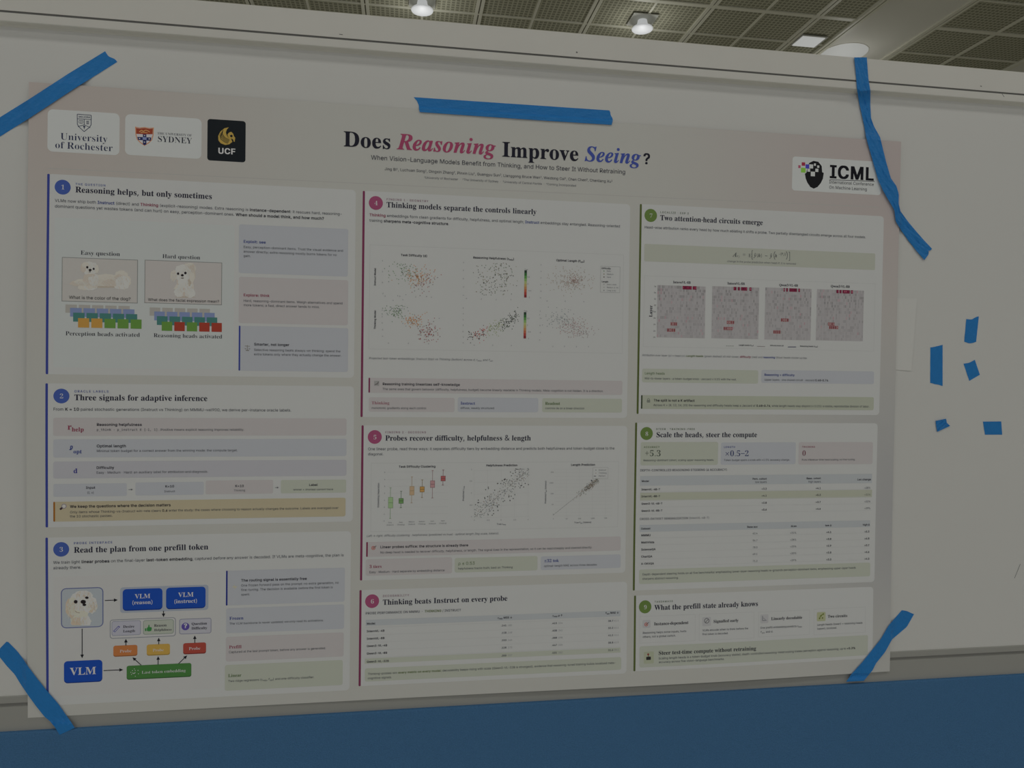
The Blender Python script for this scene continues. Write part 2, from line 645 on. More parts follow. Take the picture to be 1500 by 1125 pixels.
def tape(name, label, left, right, n=40, crease=0.0, seed=1, even=True, group=None, ends=(None, None)):
    """left/right: the two edges of the strip, from one end to the other, as pixels of the photograph"""
    if even:
        left, right = resample(left, n), resample(right, n)
    n = len(left)
    W = 8
    R = random.Random(seed)
    ph = [R.random() * 6.28 for _ in range(6)]
    pts, dep = [], []
    for i in range(n):
        row, dr = [], []
        for j in range(W + 1):
            t = j / W
            px = left[i][0] * (1 - t) + right[i][0] * t
            py = left[i][1] * (1 - t) + right[i][1] * t
            if i in (0, n - 1) and ends[0 if i == 0 else 1]:
                dx, dy = ends[0 if i == 0 else 1][j]
                px, py = px + dx, py + dy
            d = 0.003
            for _ in range(3):
                d = surface(*on_wall(px, py, d))
            row.append((px, py))
            dr.append(d)
        pts.append(row)
        dep.append(dr)
    raw = [r[:] for r in dep]
    for _ in range(6):                          # the strip spans small steps instead of dropping into them
        nd = [r[:] for r in dep]
        for i in range(1, n - 1):
            for j in range(W + 1):
                nd[i][j] = max(raw[i][j], (dep[i - 1][j] + dep[i][j] * 2 + dep[i + 1][j]) / 4)
        dep = nd
    F, B = [], []
    for i in range(n):
        for j in range(W + 1):
            d = dep[i][j]
            if crease:
                u, w = i / n, j / W
                f = abs(math.sin(9 * u + 5 * w + ph[0])) * 0.45 + abs(math.sin(27 * u - 7 * w + ph[1])) * 0.3 + abs(math.sin(58 * u + 11 * w + ph[2])) * 0.25
                d += crease * f
            else:
                d += 0.00012 * (1 + math.sin(1.7 * j + 0.9 * i + ph[3]))
            x, v = on_wall(*pts[i][j], d)
            F.append((x, -d, EYE - v))
            B.append((x, -(d - 0.00018), EYE - v))
    k = W + 1
    fs = [(i * k + j, i * k + j + 1, (i + 1) * k + j + 1, (i + 1) * k + j) for i in range(n - 1) for j in range(W)]
    m = len(F)
    fb = [tuple(m + q for q in reversed(f)) for f in fs]
    rim = [i * k for i in range(n)] + [(n - 1) * k + j for j in range(1, k)] + [i * k + W for i in range(n - 2, -1, -1)] + [j for j in range(W - 1, 0, -1)]
    side = [(rim[i], rim[(i + 1) % len(rim)], m + rim[(i + 1) % len(rim)], m + rim[i]) for i in range(len(rim))]
    b = MB()
    b.add(F + B, fs + fb + side, TAPE)
    o = b.build(name, fix=True)
    tag(o, label, 'tape', group)
    return o


z3 = lambda X, Y, pp, k=3.0: [(X + a / k, Y + c / k) for a, c in pp]
zig = lambda amp, ax: [((amp * (0.5 if j % 2 else -0.4) if ax == 'x' else 0), (amp * (0.5 if j % 2 else -0.4) if ax == 'y' else 0)) for j in range(9)]
tape('tape_strip', 'long blue tape strip slanting across the top left corner of the poster',
     [(-60, 208), (0, 171.7), (43, 145), (100, 108), (154, 75)], [(-60, 237), (0, 200), (43, 173), (110, 129), (171.7, 90.7)], 44, seed=3,
     ends=(None, [(0, 0), (-.3, 1.2), (-1, 1.6), (-1.4, 1.6), (-1.5, .8), (-.6, .1), (.6, -.4), (.6, -.4), (0, 0)]))
tape('tape_strip', 'level blue tape strip over the top edge of the poster, above the title',
     [(606, 142.3), (700, 148.6), (800, 155.4), (892.7, 161.7)], [(615, 164), (700, 170), (800, 176.8), (896, 182.8)], 44, seed=5,
     ends=([(0, 0), (1.5, .3), (2.5, .2), (2.4, 0), (2.6, 0), (2, 0), (1, 0), (.2, 0), (0, 0)], [(0, 0), (1, .5), (.6, .2), (1.2, 0), (2.4, 0), (2.8, 0), (2.4, 0), (1, 0), (0, 0)]))
zz = lambda pp: [(1220 + a / 3.411, 60 + c / 3.409) for a, c in pp]
tape('tape_strip', 'long crumpled and twisted blue tape hanging from the top rail over the upper right corner',
     zz([(107, 82), (113, 140), (117, 190), (122, 250), (132, 310), (148, 380), (158, 430), (166, 478), (184, 545), (203, 610), (226, 690), (250, 745), (285, 806), (308, 845), (314, 900), (345, 950), (380, 1000), (420, 1050), (458, 1094)]),
     zz([(170, 82), (174, 140), (178, 190), (188, 250), (187, 310), (191, 385), (205, 425), (236, 480), (252, 545), (268, 610), (290, 685), (318, 725), (330, 765), (329, 812), (338, 850), (378, 905), (420, 955), (460, 1000), (496, 1038)]), 90, crease=0.0026, seed=7,
     ends=(None, [(0, 0), (1.6, -2.2), (2.4, -3), (1.8, -3.2), (.6, -3.2), (-1.2, -2.4), (-2.4, -1.2), (-1, .2), (0, 0)]))
zb = lambda pp: [(a / 6.25, 920 + c / 6.25) for a, c in pp]
tape('tape_strip', 'blue tape strip slanting down across the bottom left corner of the poster onto the felt',
     zb([(-30, 235), (5, 275), (60, 345), (135, 425), (180, 500), (250, 605), (330, 715), (410, 815), (455, 850), (510, 918), (545, 978)]),
     zb([(5, 180), (66, 118), (160, 215), (205, 275), (255, 350), (330, 450), (430, 575), (530, 690), (600, 790), (650, 860), (684, 914)]), 44, seed=9)
tape('tape_strip', 'blue tape strip slanting across the bottom right corner of the poster',
     z3(1000, 750, [(963, 432), (905, 500), (870, 560), (790, 660), (740, 715), (719, 746)]), z3(1000, 750, [(1017, 449), (985, 505), (920, 560), (890, 615), (850, 665), (835, 695), (796, 742)]), 44, seed=11,
     ends=([(0, 0), (.8, -.4), (1.2, -.6), (1.3, -.7), (1, -.6), (.6, -.4), (.4, -.2), (.2, 0), (0, 0)], None))
zs = lambda pp: [(1330 + a / 5.112, 440 + c / 5.114) for a, c in pp]
G = 'scraps of blue tape on the bare board'
tape('tape_scrap', 'short blue tape scrap with a slanted top, highest of those right of the poster', zs([(437, 140), (422, 310)]), zs([(531, 120), (511, 310)]), 14, seed=13, group=G,
     ends=([(0, 0), (1, .8), (1.8, 1.6), (1.6, 1.8), (.8, 1.6), (0, 1), (0, .4), (0, -.2), (0, 0)], [(0, 0), (0, .6), (0, 1.4), (0, 2.2), (0, 2.3), (0, 2), (0, 1.5), (0, .8), (0, 0)]))
tape('tape_scrap', 'tallest upright blue tape scrap, nearest the right edge of the poster', zs([(169, 352), (167, 618)]), zs([(260, 333), (260, 641)]), 20, seed=15, group=G,
     ends=([(0, 0), (0, .4), (0, .3), (0, .5), (0, .2), (0, .3), (0, .2), (0, .1), (0, 0)], [(0, 0), (0, -.2), (0, .1), (0, .3), (0, 0), (0, -.2), (0, -.3), (0, .1), (0, 0)]))
tape('tape_scrap', 'small tilted blue tape scrap below the topmost scrap', zs([(417, 474), (460, 603)]), zs([(501, 445), (539, 557)]), 12, seed=17, group=G,
     ends=([(0, 0), (.3, .4), (.2, .8), (.4, 1.2), (.2, 1.4), (0, 1.2), (0, .8), (0, .6), (0, 0)], None))
tape('tape_scrap', 'curled little blue tape scrap lifting off the board, lower left of the scraps', zs([(208, 903), (212, 940), (220, 985)]), zs([(286, 887), (292, 918), (316, 940)]), 14, crease=0.002, seed=19, group=G)
tape('tape_scrap', 'squarish blue tape scrap with ragged sides, lowest at the right', zs([(562, 908), (577, 1006)]), zs([(699, 907), (706, 1006)]), 12, seed=21, group=G)


GLYPHS = {}
GLYPHS['R'] = {
33: [118,[40,96,38,305,79,305,77,96],[59,-3,39,5,31,25,39,44,59,52,78,44,86,25,78,5]],
37: [406,[105,170,87,172,72,178,52,201,45,233,45,247,52,279,73,302,87,308,105,310,123,308,138,302,158,279,165,247,165,233,158,201,138,178,123,172],[105,196,119,199,127,207,134,233,134,247,128,273,119,281,105,284,92,281,83,273,76,247,76,233,83,207,92,199],[301,-6,283,-4,268,3,247,26,240,57,240,72,247,103,268,126,283,133,301,135,319,133,334,126,354,103,361,72,361,57,354,26,333,3,318,-4],[301,21,314,24,323,32,329,57,329,72,323,97,314,105,301,108,287,105,278,97,272,72,272,57,278,32,287,24],[79,0,289,305,324,305,114,0]],
38: [269,[118,-4,90,-1,66,7,47,20,32,37,23,57,20,80,28,114,51,141,84,167,130,201,142,211,153,225,157,243,155,256,147,267,136,274,121,277,101,272,87,259,82,239,87,218,101,196,122,170,263,0,218,0,103,139,73,176,52,206,45,239,48,258,54,275,66,289,81,299,99,306,120,308,141,306,159,299,185,276,192,260,194,243,189,217,175,195,154,176,93,130,66,105,58,79,66,52,86,34,116,28,151,36,181,57,202,91,209,135,245,135,238,86,222,55,207,37,200,28,183,14,163,4]],
40: [164,[53,124,60,194,79,265,106,323,142,323,115,257,97,188,91,124,96,69,113,10,142,-58,106,-58,83,-13,67,33,57,79]],
41: [164,[22,-58,52,11,68,70,73,124,67,188,49,257,22,323,58,323,85,265,104,194,110,124,107,78,97,32,80,-13,58,-58]],
43: [272,[119,20,119,218,153,218,153,20],[37,103,37,136,235,136,235,103]],
44: [113,[23,-72,41,43,82,43,51,-72]],
45: [272,[202,147,202,113,68,113,68,147]],
46: [113,[57,-3,38,5,30,25,38,44,57,52,77,44,85,25,77,5]],
47: [150,[141,320,43,-46,9,-46,107,320]],
48: [272,[136,-4,104,1,78,14,57,37,41,68,32,107,29,152,32,198,41,237,57,268,78,291,105,305,136,309,167,305,194,291,215,268,230,237,240,198,243,152,240,107,231,68,215,37,194,14,168,1],[136,30,157,33,174,44,188,62,198,86,206,152,198,219,188,243,174,261,157,272,136,276,115,272,98,261,84,243,74,219,68,189,66,152,68,117,74,86,84,62,98,44,115,33]],
49: [272,[46,0,46,33,235,33,235,0],[166,305,166,0,127,0,127,269,126,269,52,215,52,256,119,305]],
50: [272,[38,0,38,28,141,137,169,169,186,196,192,223,185,251,164,269,134,276,103,268,83,248,76,217,39,217,42,243,52,265,66,284,86,298,109,306,135,309,161,306,184,298,202,285,217,267,226,246,229,223,223,191,202,155,160,108,92,36,92,34,234,34,234,0]],
51: [272,[131,-4,104,-2,80,6,59,18,42,34,31,55,26,79,66,79,76,52,99,36,131,30,165,36,189,56,195,70,197,87,190,118,179,130,165,140,145,146,121,149,94,149,94,179,173,269,173,271,42,271,42,305,223,305,223,276,127,167,127,173,158,173,185,166,207,152,223,133,232,111,236,87,232,62,222,40,206,21,185,7,160,-1]],
52: [272,[24,63,24,95,148,305,186,305,65,100,65,98,248,98,248,63],[169,0,169,73,169,88,169,191,206,191,206,0]],
53: [272,[133,-4,107,-1,84,7,65,19,50,36,40,56,36,78,73,78,83,53,104,36,133,30,166,39,188,63,197,97,188,133,165,157,149,164,131,166,100,161,77,147,40,152,58,305,220,305,220,271,90,271,80,181,82,181,107,195,138,200,176,193,207,171,227,139,235,98,231,70,221,45,206,25,185,9,161,-1]],
54: [272,[136,-4,109,-1,85,9,66,24,51,45,41,69,38,97,48,143,82,204,151,305,193,305,91,157,87,157,99,173,117,184,141,188,167,186,189,177,208,163,222,144,230,121,233,94,230,67,221,44,206,24,186,9,162,-1],[136,29,167,38,189,61,196,94,189,128,167,151,136,159,104,151,83,128,75,95,83,61,104,38]],
55: [272,[58,0,194,269,194,271,37,271,37,305,234,305,234,269,99,0]],
56: [272,[136,-4,107,-1,81,7,60,20,44,37,34,58,31,81,39,117,61,145,92,159,92,160,71,169,56,185,46,205,42,228,45,250,54,270,69,286,87,299,110,307,136,309,161,307,184,299,202,286,217,270,226,250,229,228,226,205,216,185,200,169,180,160,180,159,211,145,232,117,240,81,237,58,227,37,211,20,190,7,165,-1],[136,29,171,36,194,55,202,83,193,113,170,134,136,141,102,134,78,113,69,83,77,55,100,36],[136,174,164,180,184,198,192,225,185,252,165,270,136,276,106,270,87,252,80,225,87,198,107,180]],
57: [272,[136,309,162,306,186,296,206,281,221,261,230,236,233,208,224,162,189,101,120,0,78,0,181,149,184,149,172,133,154,121,131,117,105,120,82,128,64,142,50,161,41,184,38,211,41,238,51,262,66,282,86,297,109,306],[136,276,104,268,83,244,75,211,83,177,104,154,136,146,167,154,189,177,196,210,189,244,167,268]],
58: [113,[57,-3,38,5,30,25,38,44,57,52,77,44,85,25,77,5],[57,162,38,170,30,190,38,209,57,217,77,209,85,190,77,170]],
61: [272,[43,147,43,181,229,181,229,147],[43,58,43,92,229,92,229,58]],
62: [272,[232,107,39,9,39,49,186,119,185,117,185,122,186,120,39,190,39,230,232,132]],
63: [215,[79,91,79,95,85,138,101,162,125,179,148,200,155,214,157,230,150,255,132,271,107,277,82,272,64,255,55,227,16,227,20,251,29,271,44,288,62,300,83,307,107,309,131,307,153,299,170,287,183,271,192,251,194,229,192,206,184,187,170,170,153,157,131,141,120,123,116,95,116,91],[98,-3,79,5,71,25,79,44,98,52,118,44,126,25,118,5]],
65: [288,[10,0,121,305,166,305,278,0,237,0,172,181,158,223,139,287,147,287,128,223,114,181,51,0],[66,85,66,119,222,119,222,85]],
66: [274,[36,0,36,305,145,305,174,303,197,294,216,282,229,265,236,246,239,224,232,192,214,172,189,160,189,157,218,147,241,122,248,104,251,82,248,60,240,40,226,23,207,11,181,3,148,0],[75,34,147,34,177,38,198,48,209,63,213,82,205,110,183,131,149,138,75,138],[75,171,143,171,173,178,194,196,202,223,198,242,188,257,170,268,144,271,75,271]],
67: [306,[160,-4,123,1,90,15,63,38,42,69,29,108,24,152,29,197,42,236,63,267,90,290,123,305,160,309,204,303,241,283,269,251,284,209,245,209,234,237,214,257,189,269,160,273,134,270,110,259,90,242,75,218,65,188,62,152,65,117,75,87,90,63,110,46,134,35,160,32,189,36,214,48,234,69,245,96,284,96,269,54,241,23,204,3]],
68: [301,[131,0,58,0,58,34,129,34,163,38,191,48,212,66,227,89,236,119,239,153,236,187,227,216,213,240,192,257,165,267,133,271,56,271,56,305,135,305,177,301,212,287,239,265,260,235,273,197,277,153,273,109,260,71,239,41,210,18,174,5],[75,305,75,0,36,0,36,305]],
69: [251,[36,0,36,305,223,305,223,271,75,271,75,171,213,171,213,137,75,137,75,34,225,34,225,0]],
70: [246,[36,0,36,305,221,305,221,271,75,271,75,167,208,167,208,133,75,133,75,0]],
71: [312,[161,-4,123,1,90,15,62,38,41,69,28,108,24,152,28,197,41,236,62,267,89,290,122,305,159,309,204,302,242,282,269,250,285,209,245,209,232,236,214,256,189,269,159,273,133,270,110,259,90,242,75,218,65,188,62,152,65,117,75,87,90,63,111,46,134,35,161,32,186,34,207,43,224,56,238,74,246,96,249,121,261,119,170,119,170,153,287,153,287,120,283,85,271,54,251,30,226,11,196,0]],
72: [310,[36,0,36,305,75,305,75,173,235,173,235,305,274,305,274,0,235,0,235,139,75,139,75,0]],
73: [180,[19,0,19,34,71,34,71,271,19,271,19,305,162,305,162,271,110,271,110,34,162,34,162,0]],
74: [238,[111,-4,74,2,45,20,26,48,20,87,20,104,59,104,59,87,62,63,73,45,90,34,111,30,132,34,149,45,159,63,163,87,163,305,202,305,202,87,195,48,176,20,147,2]],
75: [280,[63,87,63,130,83,157,105,182,127,206,218,305,269,305,139,166,137,166],[36,0,36,305,75,305,75,201,74,135,75,116,75,0],[223,0,113,155,137,186,269,0]],
76: [236,[36,0,36,305,75,305,75,34,217,34,217,0]],
77: [377,[36,0,36,305,91,305,166,112,172,95,180,74,187,50,193,29,184,29,191,50,198,73,205,95,211,112,286,305,341,305,341,0,303,0,303,175,303,196,303,221,304,248,304,274,308,274,299,246,289,218,280,193,273,175,205,0,172,0,102,175,95,193,87,217,77,245,67,274,71,274,72,250,73,223,73,197,73,175,73,0]],
78: [314,[36,0,36,305,82,305,206,110,218,90,233,64,248,33,243,32,240,65,239,94,239,117,239,305,278,305,278,0,232,0,121,174,106,198,89,229,65,271,71,272,73,230,75,197,75,175,75,0]],
79: [320,[160,-4,123,1,90,15,63,38,42,69,29,108,24,152,29,197,42,236,63,267,90,290,123,305,160,309,197,305,230,290,257,267,278,236,291,197,296,152,291,108,278,69,257,38,230,15,197,1],[160,32,186,35,210,46,230,63,245,86,255,116,258,152,255,189,245,219,230,243,210,260,186,270,160,273,134,270,111,260,91,242,75,219,65,189,62,152,65,116,75,87,91,63,111,46,134,35]],
80: [267,[36,0,36,305,141,305,173,302,199,292,220,277,234,258,242,235,245,209,242,183,234,159,220,140,199,124,173,115,141,111,66,111,66,145,140,145,161,147,178,154,191,163,200,176,207,209,200,241,191,254,178,263,161,269,139,271,75,271,75,0]],
81: [320,[147,95,188,95,222,51,230,39,281,-29,240,-29,207,16,199,27],[160,-4,123,1,90,15,63,38,42,69,29,108,24,152,29,197,42,236,63,267,90,290,123,305,160,309,197,305,230,290,257,267,278,236,291,197,296,152,291,108,278,69,257,38,230,15,197,1],[160,32,186,35,210,46,230,63,245,86,255,116,258,152,255,189,245,219,230,243,210,260,186,270,160,273,134,270,111,260,91,242,75,219,65,189,62,152,65,116,75,87,91,63,111,46,134,35]],
82: [269,[36,0,36,305,142,305,174,302,200,293,220,279,234,260,243,237,246,211,243,185,234,163,220,144,200,130,174,122,142,119,58,119,58,153,140,153,179,160,191,169,200,180,207,211,200,243,191,255,179,264,140,271,75,271,75,0],[212,0,138,137,182,137,257,0]],
83: [268,[134,-5,103,-3,77,6,55,19,38,36,28,57,23,82,63,82,66,66,74,53,100,35,134,29,172,36,198,55,205,68,207,84,199,107,178,123,147,133,110,144,77,156,52,174,36,196,31,223,35,248,45,269,61,286,83,299,108,307,136,309,165,307,190,299,210,286,226,269,237,249,240,227,202,227,196,247,181,262,160,272,135,275,100,269,77,251,69,225,71,211,79,200,102,185,127,176,159,168,187,158,215,143,237,119,245,83,242,59,232,38,216,20,194,6,167,-2]],
84: [269,[19,271,19,305,250,305,250,271,154,271,154,0,116,0,116,271]],
85: [310,[155,-5,122,-1,92,9,69,26,51,48,40,74,36,104,36,305,75,305,75,107,77,86,84,68,96,52,112,41,132,33,155,31,179,33,198,41,214,52,226,68,233,86,236,107,236,305,274,305,274,104,271,74,260,48,242,26,218,9,189,-1]],
86: [288,[122,0,10,305,51,305,115,124,129,82,149,18,141,18,160,83,174,124,237,305,278,305,167,0]],
87: [412,[93,0,10,305,49,305,98,118,105,87,112,56,118,24,113,24,120,56,127,87,134,118,184,305,228,305,277,118,285,87,292,56,298,24,293,24,299,56,306,87,314,118,362,305,402,305,318,0,273,0,221,194,211,235,202,285,210,285,201,237,191,194,138,0]],
88: [285,[11,0,130,171,130,142,18,305,62,305,107,240,122,217,134,197,146,175,139,175,151,197,163,217,179,240,224,305,268,305,155,143,155,172,273,0,229,0,175,78,161,99,150,117,138,139,147,139,135,118,124,99,109,78,55,0]],
89: [283,[122,0,122,125,10,305,55,305,115,207,133,175,150,138,134,138,151,176,168,207,229,305,273,305,161,125,161,0]],
90: [263,[25,0,25,28,164,231,184,258,204,285,209,273,171,271,134,271,24,271,24,305,238,305,238,277,101,77,80,48,58,20,54,33,91,34,128,34,240,34,240,0]],
91: [164,[61,-58,61,323,142,323,142,292,96,292,96,-26,142,-26,142,-58]],
93: [164,[22,-58,22,-26,68,-26,68,292,22,292,22,323,103,323,103,-58]],
95: [191,[191,0,191,-34,0,-34,0,0]],
97: [234,[96,-5,57,3,41,13,29,27,21,44,18,65,26,97,47,116,75,126,107,132,140,136,159,141,165,153,165,154,160,178,144,193,117,198,90,193,71,180,60,164,25,175,34,193,47,208,80,225,116,231,143,228,171,216,193,192,200,174,202,151,202,0,166,0,166,31,163,31,151,15,129,1],[102,27,137,35,158,56,165,83,165,114,156,109,139,105,120,103,105,101,81,95,62,84,55,63,61,43,78,31]],
98: [255,[138,-5,103,2,83,19,71,35,67,35,67,0,32,0,32,305,68,305,68,192,71,192,82,207,103,224,137,231,164,227,188,216,207,199,222,176,231,147,234,113,231,80,222,51,207,27,188,10,164,-1],[132,28,152,31,168,39,180,53,189,70,197,114,190,157,181,174,168,187,152,195,132,198,113,195,97,187,84,175,75,158,68,114,75,69,84,52,97,39,113,31]],
99: [237,[124,-5,95,-1,70,10,49,28,34,51,24,80,20,112,24,146,34,175,49,198,70,216,95,227,124,231,156,226,183,214,204,193,217,166,182,157,174,174,162,186,145,195,124,198,104,195,87,186,74,172,65,155,58,112,65,70,74,53,87,40,104,31,124,28,146,31,162,40,175,53,183,70,218,61,205,34,184,13,156,0]],
100: [255,[117,-5,90,-1,67,10,47,27,33,51,24,80,20,113,24,147,33,176,48,199,67,216,91,227,117,231,152,224,172,207,184,192,186,192,186,305,223,305,223,0,188,0,188,35,184,35,172,19,151,2],[123,28,142,31,158,39,171,52,180,69,187,114,180,158,171,175,158,187,142,195,123,198,103,195,87,187,74,174,65,157,58,114,65,70,74,53,87,39,103,31]],
101: [242,[127,-5,96,-1,70,10,49,27,33,51,24,79,20,112,24,145,33,174,48,198,69,216,94,227,123,231,159,224,192,205,214,169,221,145,223,116,223,102,45,102,45,133,203,133,186,121,179,161,170,177,158,188,142,196,123,198,104,196,88,188,65,162,58,127,58,107,60,83,66,64,77,48,91,37,108,30,127,28,152,32,171,44,183,63,219,54,201,24,170,3]],
102: [152,[137,228,137,196,4,196,4,228],[48,0,48,259,51,277,57,291,81,311,112,318,133,316,146,313,136,281,129,283,117,284,102,282,93,276,85,251,85,0]],
103: [255,[124,-90,80,-84,49,-66,30,-42,61,-24,73,-40,93,-53,124,-58,149,-55,169,-45,182,-28,187,-3,187,41,184,41,172,25,151,9,117,3,91,6,68,16,48,32,33,54,24,82,20,115,24,148,33,176,48,199,67,216,91,227,118,231,152,224,173,208,185,191,188,191,188,228,223,228,223,-5,220,-32,210,-54,195,-70,174,-82],[123,35,142,38,158,45,171,57,180,73,187,116,180,158,171,175,158,187,142,195,123,198,103,195,87,187,74,174,65,157,58,116,65,74,74,58,87,45,103,38]],
104: [246,[68,136,68,0,32,0,32,305,68,305,68,172,61,172,74,199,91,217,112,227,136,231,158,228,177,221,193,209,204,192,212,171,214,144,214,0,178,0,178,141,174,165,164,183,147,194,126,197,96,190,76,170]],
105: [100,[32,0,32,228,68,228,68,0],[50,266,32,273,25,290,32,307,50,314,68,307,76,290,68,273]],
106: [100,[32,228,68,228,68,-18,61,-54,52,-68,39,-78,2,-86,-6,-86,-6,-52,1,-52,15,-50,24,-43,32,-17],[50,266,32,273,25,290,32,307,50,314,68,307,76,290,68,273]],
107: [228,[66,82,66,127,72,127,171,228,216,228,110,120,106,120],[32,0,32,305,68,305,68,0],[176,0,89,111,115,137,223,0]],
108: [113,[84,-1,61,2,44,12,35,28,32,51,32,305,68,305,68,59,72,37,88,31,96,32,102,33,108,2,97,-1]],
109: [366,[32,0,32,228,67,228,67,177,65,177,79,208,103,226,132,232,154,228,172,216,185,199,193,177,187,177,202,206,228,225,262,232,298,223,313,212,324,197,332,177,334,153,334,0,297,0,297,152,294,173,284,188,268,196,251,198,225,192,207,174,201,148,201,0,164,0,164,156,161,173,152,187,137,195,120,198,95,192,75,174,68,143,68,0]],
110: [246,[68,136,68,0,32,0,32,228,67,228,67,172,61,172,74,199,91,217,112,227,136,231,158,228,177,221,193,209,204,192,212,171,214,144,214,0,178,0,178,141,174,165,164,183,147,194,126,197,96,190,76,170]],
111: [249,[124,-5,95,-1,70,10,49,28,34,51,24,80,20,112,24,146,34,175,49,198,70,216,95,227,124,231,154,227,179,216,200,198,216,175,225,146,229,112,225,80,216,51,200,28,179,10,154,-1],[124,28,145,31,162,40,175,53,184,70,192,112,184,155,175,172,162,186,145,195,124,198,104,195,87,186,74,172,65,155,58,112,65,70,74,53,87,40,104,31]],
112: [255,[32,-86,32,228,67,228,67,192,71,192,82,207,103,224,137,231,164,227,188,216,207,199,222,176,231,147,234,113,231,80,222,51,207,27,188,10,164,-1,138,-5,104,2,83,19,71,35,68,35,68,-86],[132,28,152,31,168,39,180,53,189,70,197,114,190,157,181,174,168,187,152,195,132,198,113,195,97,187,84,175,75,158,68,114,75,69,84,52,97,39,113,31]],
113: [255,[223,-86,186,-86,186,35,184,35,172,19,151,2,117,-5,90,-1,67,10,47,27,33,51,24,80,20,113,24,147,33,176,48,199,67,216,91,227,117,231,152,224,172,207,184,192,188,192,188,228,223,228],[123,28,142,31,158,39,171,52,180,69,187,114,180,158,171,175,158,187,142,195,123,198,103,195,87,187,74,174,65,157,58,114,65,70,74,53,87,39,103,31]],
114: [155,[32,0,32,228,67,228,67,193,69,193,78,208,91,220,108,228,128,231,138,231,146,230,146,193,138,195,124,195,95,189,75,170,68,142,68,0]],
115: [219,[109,-5,67,2,37,23,27,38,21,57,56,64,63,48,74,36,90,29,109,27,130,30,147,37,157,49,161,62,152,81,127,93,90,102,63,111,43,125,32,142,28,164,31,183,39,199,52,212,69,222,112,231,152,223,179,204,194,174,161,166,146,189,132,197,112,200,94,197,79,190,68,179,65,166,67,155,74,146,103,134,138,126,165,116,184,103,195,85,199,64,196,45,187,28,174,14,156,4,134,-3]],
116: [136,[122,228,122,196,4,196,4,228],[39,283,76,283,76,59,82,37,102,30,111,31,121,32,128,1,115,-2,101,-2,75,1,55,13,43,31,39,56]],
117: [246,[109,-3,88,-1,69,6,53,18,41,35,34,57,32,83,32,228,68,228,68,86,72,63,82,45,99,34,120,30,149,37,170,58,178,92,178,228,214,228,214,0,179,0,179,55,184,55,172,28,154,10,133,0]],
118: [234,[98,0,10,228,51,228,99,93,112,52,123,12,110,12,122,52,134,93,183,228,223,228,136,0]],
119: [340,[83,0,14,228,52,228,80,128,92,82,105,25,99,25,111,81,124,128,151,228,190,228,217,128,229,81,241,25,235,25,248,81,260,128,288,228,327,228,258,0,221,0,191,103,183,135,174,168,166,203,174,203,166,168,158,135,149,103,119,0]],
120: [227,[12,0,103,131,103,103,17,228,60,228,88,183,108,152,124,124,105,124,121,152,140,183,169,228,211,228,125,101,125,128,215,0,172,0,138,51,120,82,104,109,123,109,107,82,89,51,55,0]],
121: [234,[28,-83,37,-51,43,-52,62,-53,78,-44,90,-21,98,-1,10,228,51,228,99,93,112,52,123,12,110,12,121,52,134,93,183,228,223,228,122,-35,106,-64,84,-81,55,-87,39,-86]],
122: [228,[25,0,25,27,152,192,152,194,29,194,29,228,200,228,200,198,76,36,76,34,203,34,203,0]],
60: [272,[39,107,39,132,233,230,233,190,85,120,86,122,86,117,85,119,233,49,233,9]],
59: [113,[23,-72,41,43,82,43,51,-72],[62,162,43,170,35,190,43,209,62,217,82,209,90,190,82,170]],
215: [272,[209,23,40,192,64,216,232,47],[64,23,40,47,209,216,232,192]],
8211: [210,[210,147,210,113,0,113,0,147]],
961: [255,[32,-86,32,114,35,147,44,176,59,199,79,216,104,227,133,231,162,227,186,216,206,199,222,176,231,147,234,114,231,80,222,51,207,28,188,10,164,-1,138,-5,103,2,83,19,71,35,68,35,68,-86],[132,28,152,31,168,39,181,53,190,70,197,114,190,157,181,174,169,187,153,195,133,198,113,195,97,187,84,175,75,158,68,114,75,69,84,52,97,39,113,31]],
8804: [272,[233,14,39,14,39,48,233,48],[39,140,39,166,233,234,233,197,98,154,99,156,99,150,98,153,233,109,233,72]],
177: [272,[39,14,39,48,233,48,233,14],[39,135,39,169,233,169,233,135],[119,75,119,230,153,230,153,75]],
8594: [399,[225,0,201,24,244,67,262,83,281,100,300,116,318,130,313,123,296,120,279,117,262,117,52,117,52,151,262,151,279,150,296,147,313,144,318,137,294,156,268,179,244,200,201,243,225,267,358,134]],
916: [284,[10,0,122,305,163,305,274,0],[63,34,222,34,143,255,141,255]],
183: [118,[59,118,39,126,31,145,39,164,59,172,78,164,86,145,78,126]],
8593: [348,[41,177,174,310,308,177,284,153,241,196,219,220,197,246,178,270,185,265,188,248,190,231,191,214,191,0,157,0,157,214,158,231,160,248,163,265,170,270,157,252,141,233,124,213,107,196,64,153]],
8595: [348,[308,129,174,-5,41,129,64,152,107,109,129,86,151,59,170,35,163,40,160,57,158,74,157,91,157,305,191,305,191,91,190,74,188,57,185,40,178,35,192,53,208,72,225,92,241,109,284,152]],
8467: [185,[126,0,90,5,64,18,50,42,45,77,45,233,49,266,60,291,80,305,106,310,138,302,149,293,157,279,164,240,161,209,152,180,137,155,118,133,94,115,67,102,37,94,4,92,4,123,54,131,93,154,108,171,118,191,125,215,127,240,123,267,116,273,106,275,95,272,87,265,82,233,82,77,84,55,91,41,104,34,126,31,145,31,145,0]],
}
